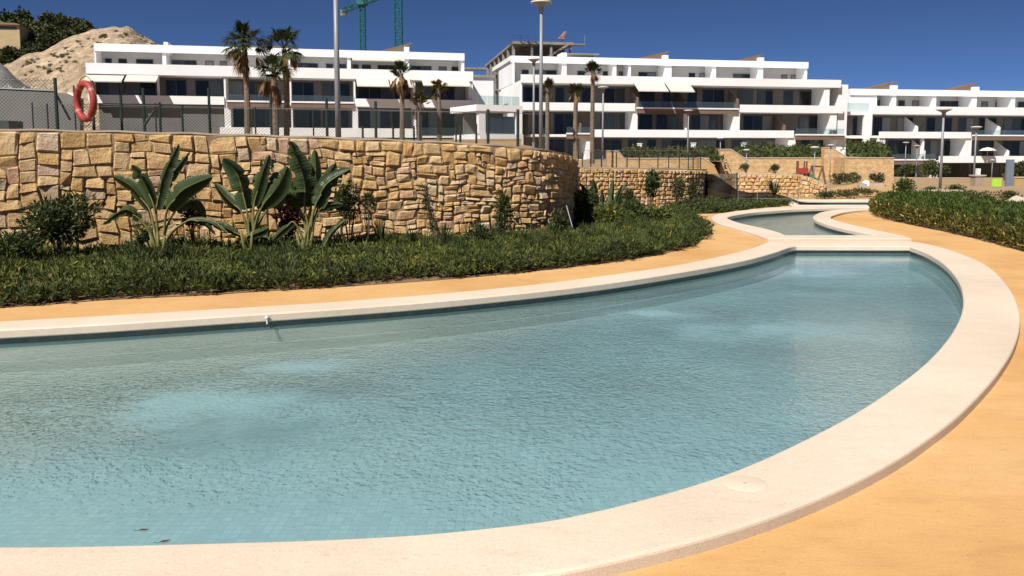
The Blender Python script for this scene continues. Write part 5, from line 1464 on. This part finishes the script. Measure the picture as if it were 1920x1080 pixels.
for px, py, Y, r, lb in ((1398, 320, 50, .42, 'round dark shrub at the left end of the long ochre retaining wall'), (1453, 322, 46, .34, 'small green shrub standing on top of the pale ochre rubble wall')):
    p = at(px, py, Y); bush('shrub', (p.x, p.y, p.z - .1), (r, r, r * .7), 420, .12, .04, M['bedshrub'], lb, 'shrub', 'low shrubs by the far path', 7, True)
# wispy tall shrub with leaning stem
p = at(818, 455, 13.9); rt = empty('shrub', (p.x, p.y, .08), 0, 'wispy tall grey green shrub leaning left in front of the stone wall', 'shrub', 'shrubs along the stone wall')
C = []; mb = MB()
for s in range(7):
    tip = at(800 + RNG.normal() * 7, 345 + RNG.uniform(0, 40), 13.95 + RNG.normal() * .06) - Vector((p.x, p.y, .08)); b = Vector((RNG.normal() * .04, RNG.normal() * .04, 0))
    mid = b.lerp(tip, .5) + Vector((.03, 0, 0)); mb.tube([b, mid, tip], [.012, .008, .003], 5)
    for t in np.linspace(.25, 1, 60): q = b.lerp(tip, t) + Vector((RNG.normal() * .035, RNG.normal() * .035, RNG.normal() * .02)); C.append(q)
C = np.array([tuple(q) for q in C]); quads('foliage', leaves(C, RNG.normal(size=C.shape) + np.array([-.1, 0, .9]), RNG.uniform(.05, .09, len(C)), RNG.uniform(.015, .024, len(C))), M['olive'], rt); mb.build('stems', M['stemwood'], rt)
# spiky tufts
def tuft(px, py, Y, Lt, nb, label, mat=M['bedshrub'], w_=.035):
    p = at(px, py, Y); rt = empty('spiky_plant', (p.x, p.y, .12), 0, label, 'plant', 'spiky strap leaved plants at the wall foot')
    V = []
    for i in range(nb):
        az = RNG.uniform(0, 6.28); el = RNG.uniform(.35, 1.4); d = Vector((math.cos(az) * math.cos(el), math.sin(az) * math.cos(el), math.sin(el))); s = d.cross(Vector((0, 0, 1))).normalized() * w_
        Lk = Lt * RNG.uniform(.7, 1.1); m_ = d * Lk * .5 + Vector((0, 0, .05 * Lk)); t_ = d * Lk + Vector((0, 0, -.12 * Lk * math.cos(el)))
        V.append([Vector((0, 0, 0)) - s * .4, Vector((0, 0, 0)) + s * .4, m_ + s * .5, m_ - s * .5]); V.append([m_ - s * .5, m_ + s * .5, t_ + s * .05, t_ - s * .05])
    quads('leaves', np.array([[tuple(q) for q in f] for f in V]), mat, rt)
tuft(715, 455, 13.6, .5, 34, 'spiky strap leaved plant right of the thin open shrub tree')
tuft(775, 458, 13.5, .38, 26, 'small spiky plant left of the wispy leaning shrub')
tuft(833, 456, 13.6, .45, 32, 'spiky blue green plant at the foot of the wispy leaning shrub')
tuft(880, 452, 14.0, .35, 26, 'low spiky plant between wispy shrub and dark columnar shrub')
tuft(1150, 420, 18.0, .7, 40, 'arching grassy plant past the curved end of the tall wall', M['groundcover'], .03)
tuft(1452, 352, 31, .75, 36, 'spiky green plant hanging before the pale ochre wall above the netting', M['palmgreen'], .06)
p = at(1080, 440, 15.9); q = at(1062, 385, 16.0)
rt = empty('support_stake', p, 0, 'thin pale leaning stake beside the dark curved end of the tall wall', 'stake'); MB().bar((0, 0, -.1), q - p, .008).build('stake', M['lampwhite'], rt)

# second bed with low hedge below the netting
b2 = [gz(1262, 399.5), gz(1340, 400), gz(1390, 393.5), gz(1440, 388), gz(1478, 385.5), gz(1470, 378), gz(1400, 378), gz(1330, 380), gz(1285, 384)]
poly2 = np.array([(p.x, p.y) for p in b2])
c2 = sample_poly(poly2, 420)
carpet('low_hedge', c2, [RNG.uniform(.14, .30) * (1.15 if x / y < .25 else .7) for x, y in c2], [RNG.uniform(.2, .34) for _ in c2], 110, .10, .03, M['bedshrub'], 'low dark green shrub bed below the black netting', z0=-.02)
sheet('planting_bed', [[(p.x, p.y) for p in b2]], .012, M['soil'])

# ================================================================== RIGHT HEDGE
hb = [(p.x, p.y) for p in hedgec if p.x / max(p.y, 1) < .70]
offs = []
for i in range(len(hb)):
    a, b = Vector((*hb[max(i - 1, 0)], 0)), Vector((*hb[min(i + 1, len(hb) - 1)], 0)); t = (b - a).normalized(); offs.append((hb[i][0] + t.y * -(-1) * 0 + (-t.y) * -1.0 * 0, 0))
def hedge_strip(name, label, d0, d1, n, hfun, L, W, mat, low=.02, top=1.0):
    C, D = [], []
    path = [Vector((*p, 0)) for p in hb]; cum = [0]
    for i in range(1, len(path)): cum.append(cum[-1] + (path[i] - path[i - 1]).length)
    uu = RNG.uniform(0, cum[-1], n); dd = RNG.uniform(d0, d1, n); vv = RNG.uniform(0, 1, n)
    for u, d, v in zip(uu, dd, vv):
        i = min(int(np.searchsorted(cum, u)), len(path) - 1); i = max(i, 1); t = (u - cum[i - 1]) / max(cum[i] - cum[i - 1], 1e-5)
        p = path[i - 1].lerp(path[i], t); tg = (path[min(i + 1, len(path) - 1)] - path[max(i - 2, 0)]).normalized(); nrm = Vector((-tg.y, tg.x, 0))
        if nrm.x < 0: nrm = -nrm
        q = p + nrm * d
        h = hfun(q.x, q.y, d)
        surf_bias = 1 - (1 - v) ** 2 if d > d0 + .25 else v
        z = low + (h * top - low) * surf_bias
        bulge = -.12 * math.sin(min(z / max(h, .1), 1) * math.pi) * (d < .5)
        q = q + nrm * (bulge + .06 * mnoise.noise(Vector((q.x * 3, q.y * 3, z * 4))))
        C.append((q.x, q.y, z)); D.append((-nrm.x * .5 * (d < .6), -nrm.y * .5 * (d < .6), .5 + .6 * surf_bias))
    C = np.array(C); D = unit(np.array(D)) + RNG.normal(size=(n, 3)) * .55
    return leaves(C, D, RNG.uniform(.65, 1.35, n) * L, RNG.uniform(.7, 1.3, n) * W)
def hh(x, y, d): return .42 + .10 * min(d / 1.2, 1) + .12 * mnoise.noise(Vector((x * 1.1, y * 1.1, 7))) + .08 * mnoise.noise(Vector((x * 3.2, y * 3.2, 2)))
def hl(x, y, d): return .38 + .10 * mnoise.noise(Vector((x * 1.8, y * 1.8, 5)))
hg = empty('hedge', (hb[6][0], hb[6][1], 0), 0, 'long dense green hedge with yellow variegated lower growth along the right deck edge', 'hedge')
hv = hedge_strip('x', '', .12, 2.3, 30000, hh, .10, .034, None, .10)
o0 = np.array(hg.location)
quads('foliage', hv - o0, M['hedge'], hg)
hv = hedge_strip('x', '', .02, .5, 12000, hl, .085, .032, None, .04)
quads('variegated_foliage', hv - o0, M['variegated'], hg)
# shrubs behind the hedge, one by one
random.seed(21)
beh = [(1700, 350, 34, .65, 'hedge', 'rounded green shrub left of the tall right lamp post'), (1742, 354, 33, .4, 'bedshrub', 'small dark shrub at the foot of the tall right lamp post'), (1790, 356, 34, .45, 'bedshrub', 'dark shrub between the two right hand lamp posts'),
       (1815, 366, 29, .4, 'olive', 'grey green shrub below the lamp post with the pale disc head'), (1850, 366, 28, .4, 'bedshrub', 'dark green shrub below the lime green panel'), (1885, 364, 29, .42, 'olive', 'olive brown shrub below the blue grey panel'),
       (1908, 372, 24, .45, 'olive', 'dark olive shrub near the right picture edge above the hedge'), (1915, 330, 48, 1.1, 'olive', 'olive shrub at the right picture edge below the right block'),
       (1645, 338, 50, .6, 'olive', 'low olive shrub before the broad ochre block wall'), (1600, 338, 49, .55, 'bedshrub', 'low dark shrub at the corner of the broad ochre block wall'), (1575, 340, 47, .6, 'olive', 'dry shrub before the sloping stair wall'),
       (1752, 330, 70, 1.3, 'bedshrub', 'dark tree like shrub left of the white corner of the right block'), (1700, 336, 68, 1.0, 'bedshrub', 'dark shrub below the pair of far lamp posts')]
for px, py, Y, s, mt, lb in beh:
    p = at(px, py, Y); z0 = ground_z(p.x, p.y)
    bush('shrub', (p.x, p.y, z0), (s * 1.0, s * .8, s * .55), int(900 * s + 300), .16 * s + .03, .06 * s + .012, M[mt], lb, 'shrub', 'shrubs behind the right hedge', 9, True, None, .7)
# low dry shrubs around the far path
for px, py, Y, lb in ((1585, 372, 31.5, 'low brown shrub left of the far path'), (1620, 368, 32.5, 'low brown shrub right of the far path bend'), (1550, 374, 31.0, 'low brown shrub at the foot of the pale ochre wall')):
    p = gz(px, py, 0); bush('shrub', (p.x, p.y, -.02), (.6, .5, .16), 700, .1, .03, M['olive'], lb, 'shrub', 'low shrubs by the far path', 7, False)
# planted slopes before the middle block
def slope_planting(px0, px1, pyt, pyb, Y0, Y1, n, label):
    cs_, hs, zs = [], [], []
    V = []
    for i in range(n):
        t = RNG.uniform(); px = RNG.uniform(px0, px1); Y = Y0 + (Y1 - Y0) * t; p = at(px, pyb + (pyt - pyb) * t, Y)
        s = RNG.uniform(.25, .6); k = 24
        P = np.array([p.x, p.y, p.z]) + RNG.normal(size=(k, 3)) * np.array([s * .6, s * .6, s * .32])
        V.append(leaves(P, RNG.normal(size=(k, 3)) + np.array([0, -.2, .6]), RNG.uniform(.18, .4, k), RNG.uniform(.08, .2, k)))
    o = quads('slope_planting', np.concatenate(V), M['bedshrub' if px0 > 1300 else 'olive']); o['kind'] = 'stuff'; o['label'] = label
    mb = MB(); a, b, c, d = at(px0, pyb + 3, Y0), at(px1, pyb + 3, Y0), at(px1, pyt + 4, Y1), at(px0, pyt + 4, Y1)
    mb.add([a, b, c, d], [(0, 1, 2, 3)]); mb.build('slope', M['soil'])['kind'] = 'structure'
slope_planting(1385, 1545, 277, 296, 59, 82, 260, 'dark green shrubs covering the slope above the long ochre retaining wall')
slope_planting(1175, 1318, 281, 297, 51, 80, 230, 'dark hedge planting on the slope behind the mesh fence')
slope_planting(1592, 1655, 270, 294, 57, 84, 150, 'green shrubs on the slope above the broad ochre block wall')
slope_planting(1316, 1352, 284, 300, 52, 80, 60, 'green shrubs between the mesh fence and the ochre stair wall')

# ================================================================== NETTING, POOL FENCE
nt_root = empty('shade_net', at(1352, 360, 28.6), 0, 'sagging black and grey shade netting hung beside the lower rubble wall', 'netting')
o0 = nt_root.location
def net(top, bottom, Y, name, mat):
    mb = MB(); n = 40; m_ = 10; tx = [p[0] for p in top]; ty = [p[1] for p in top]; bx = [p[0] for p in bottom]; by = [p[1] for p in bottom]
    for j in range(m_ + 1):
        for i in range(n + 1):
            px = tx[0] + (tx[-1] - tx[0]) * i / n; y0 = np.interp(px, tx, ty); y1 = np.interp(px, bx, by); y = y0 + (y1 - y0) * j / m_
            p = at(px, y, Y + .12 * math.sin(px * .16 + j * .25) + .08 * math.sin(px * .05)); mb.v.append(tuple(p - o0))
    mb.f += [(j * (n + 1) + i, j * (n + 1) + i + 1, (j + 1) * (n + 1) + i + 1, (j + 1) * (n + 1) + i) for j in range(m_) for i in range(n)]
    mb.build(name, mat, nt_root, True)
net([(1325, 326), (1350, 326), (1381, 325)], [(1325, 352), (1350, 360), (1382, 366)], 28.9, 'upper_net', M['netgrey'])
net([(1322, 326), (1336, 327), (1348, 332), (1360, 341), (1382, 356), (1405, 361), (1442, 360), (1470, 367), (1500, 378), (1556, 384)], [(1322, 392), (1400, 388), (1450, 384), (1500, 386), (1556, 386)], 28.3, 'lower_net', M['netblack'])
for px, t in ((1325, 324), (1382, 324)):
    a, b = at(px, 390, 28.8), at(px, t, 28.8); MB().bar(a - o0, b - o0, .025).build('post', M['greensteel'], nt_root)
pf = empty('pool_fence', gz(1420, 386), 0, 'thin pale posts and wire of the light fence at the far pool corner', 'fence'); o0 = pf.location
pp = [(1384, 357, 387.5), (1420, 358, 386.5), (1496, 352, 388)]
for px, t, bt in pp: a = gz(px, bt); MB().bar(a - o0, at(px, t, a.y) - o0, .011).build('post', M['steel'], pf)
a, b, c = [gz(px, bt) for px, t, bt in pp]
MB().bar(at(1384, 372, a.y) - o0, at(1420, 372, b.y) - o0, .004, 4).bar(at(1420, 372, b.y) - o0, at(1496, 373.5, c.y) - o0, .006, 4).build('rail', M['steel'], pf)

# ================================================================== PLAYGROUND AND FAR BITS
pt = empty('play_tower', at(1508, 335, 44), 0, 'red wooden play tower with brown posts and a green slide behind the pale ochre wall', 'play tower'); o0 = pt.location; k = 44 / F
wood = plain('brown_wood', (.17, .09, .05), .7)
for dx, dy in ((-13, 0), (-8, .6), (3, 0), (6, .6)): MB().box(dx * k, dx * k + .07, dy, dy + .07, -.3, 33 * k).build('post', wood, pt)
MB().box(-14 * k, 7 * k, -.03, -.004, 9 * k, 20 * k).build('panel', M['red'], pt)
MB().box(-14 * k, 8 * k, .1, .7, 7.5 * k, 9 * k).build('platform', wood, pt)
mb = MB(); ps = [(8 * k, .2, 13 * k), (14 * k, .1, 9 * k), (20 * k, 0, 3 * k), (26 * k, -.1, -1 * k)]
mb.prism([Vector(p) for p in ps] + [Vector(p) - Vector((0, 0, .22)) for p in reversed(ps)], (0, .5, 0)); mb.build('slide', plain('green_plastic', (.05, .14, .08), .5), pt)
sw = empty('swing_frame', at(1541, 338, 45), 0, 'dark wooden A shaped swing frame right of the play tower', 'swing'); k = 45 / F
for y in (0, 1.6): 
    MB().bar((-9 * k, y, -.2), (0, y, 26 * k), .05).build('leg', wood, sw); MB().bar((7 * k, y, -.2), (0, y, 26 * k), .05).build('leg', wood, sw)
MB().bar((0, 0, 25.5 * k), (0, 1.6, 25.5 * k), .05).build('crossbar', wood, sw)
def boulder(px, py, Y, s, mat, label):
    p = at(px, py, Y); p.z = max(ground_z(p.x, p.y), p.z - .1); o_ = empty('boulder', p, 0, label, 'boulder')
    bm = bmesh.new(); bmesh.ops.create_icosphere(bm, subdivisions=3, radius=1)
    for v_ in bm.verts: v_.co *= 1 + .35 * mnoise.noise(v_.co * 1.3 + Vector((px, 0, 0)))
    for v_ in bm.verts: v_.co = Vector((v_.co.x * s[0], v_.co.y * s[1], max(v_.co.z, -.3) * s[2]))
    me = bpy.data.meshes.new('rock'); bm.to_mesh(me); bm.free(); link('rock', me, mat, o_, True)
boulder(1618, 350, 43, (.26, .3, .22), M['concrete'], 'grey boulder beside the far sandy path')
boulder(1624, 344, 43.5, (.2, .2, .28), M['white'], 'pale white topped stone beside the grey boulder')
boulder(1645, 350, 44, (.5, .3, .15), M['pinkstone'], 'long low pinkish stone right of the boulders')
boulder(1905, 385, 20, (.35, .3, .3), M['cap'], 'pale boulder half hidden behind the hedge at the right edge')
bt = boxthing('pillar', 'pinkish square stone pillar under the lamp post with the pale disc head', 'pillar', 1828, 1845, 331, 352, 44, .5, M['pinkstone'], 'shaft')
MB().box(-.05, .55, -.05, .55, .61, .68).build('capstone', M['cap'], bt)
bt = boxthing('panel', 'bright lime green panel on short legs among the right hand shrubs', 'panel', 1860, 1878, 335, 350, 43, .06, M['lime'], 'board')
for x in (.05, .42): MB().box(x, x + .05, .01, .05, -.5, -.003).build('leg', M['frame'], bt)
bt = boxthing('information_totem', 'tall blue grey upright panel near the right picture edge', 'totem', 1886, 1902.5, 299, 352, 44, .14, M['totem'], 'slab')
MB().box(-.05, .52, -.06, .2, -.08, -.003).build('base', M['concrete'], bt)
boxthing('utility_box', 'small white utility post in front of the right block beside the pinkish pillar', 'post', 1832, 1839, 316, 334, 46, .2, M['white'])

# ================================================================== SMALL THINGS AT THE POOL
p = gz(496, 598, .02); p = Vector((p.x, p.y, 0))
n_near = min(inner1, key=lambda q: (q.xy - gz(496, 590, ZC).xy).length); i_ = inner1.index(n_near); nr = ring_normals(inner1)[i_]
sp_ = empty('water_spout', (n_near.x + nr.x * .024, n_near.y + nr.y * .024, .02), math.atan2(nr.x, -nr.y), 'small white round water spout on the far pool edge', 'spout')
mb = MB().lathe([(0, 0), (.02, 0), (.024, .012), (.02, .026), (0, .03)], 14); o = mb.build('cap', M['white_plastic'], sp_, True); o.rotation_euler = (R(90), 0, 0); o.location = (0, 0, .0)
mb = MB().bar((0, -.02, -.02), (0, -.05, -.06), .014, 8); mb.build('nozzle', M['frame'], sp_)
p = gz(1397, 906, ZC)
cv = empty('drain_cover', (p.x, p.y, ZC), 0, 'flush round pale cover plate set in the near pool edge', 'cover')  # disc added to stand for a spot of glare, no real fitting
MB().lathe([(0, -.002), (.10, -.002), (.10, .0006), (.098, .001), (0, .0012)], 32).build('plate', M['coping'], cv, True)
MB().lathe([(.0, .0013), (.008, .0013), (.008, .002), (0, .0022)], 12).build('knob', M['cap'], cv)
lm = surf('dead_leaf', (.035, .022, .015), (.07, .045, .03), 6)
for px, py, rz, lb in ((268, 994.5, .1, 'left one of two dark dead leaves floating near the close pool edge'), (308, 1016, .35, 'right one of two dark dead leaves, touching the close pool edge')):
    p = gz(px, py, ZW + .006); o = empty('floating_leaf', p, rz, lb, 'leaf', 'dead leaves floating on the pool')
    MB().add([(-.026, 0, 0), (-.008, -.008, .004), (.014, -.007, .003), (.03, 0, .006), (.014, .007, .004), (-.008, .008, .005), (0, 0, 0)], [(0, 1, 6), (1, 2, 6), (2, 3, 6), (3, 4, 6), (4, 5, 6), (5, 0, 6)]).build('blade', lm, o)
    MB().bar((-.026, 0, 0), (-.042, .003, .003), .0012, 4).build('stalk', lm, o)
# underwater light ring on the far wall ledge
p = gz(947, 580, ZW - .1)
ul = empty('pool_light', (p.x, p.y, ZW - .155), 0, 'round underwater light ring on the submerged ledge', 'pool light')
MB().lathe([(.06, .0), (.11, .0), (.11, .02), (.085, .03), (.06, .02)], 24).build('rim', M['white_plastic'], ul); MB().lathe([(0, .012), (.06, .012)], 20).build('lens', M['pane'], ul)
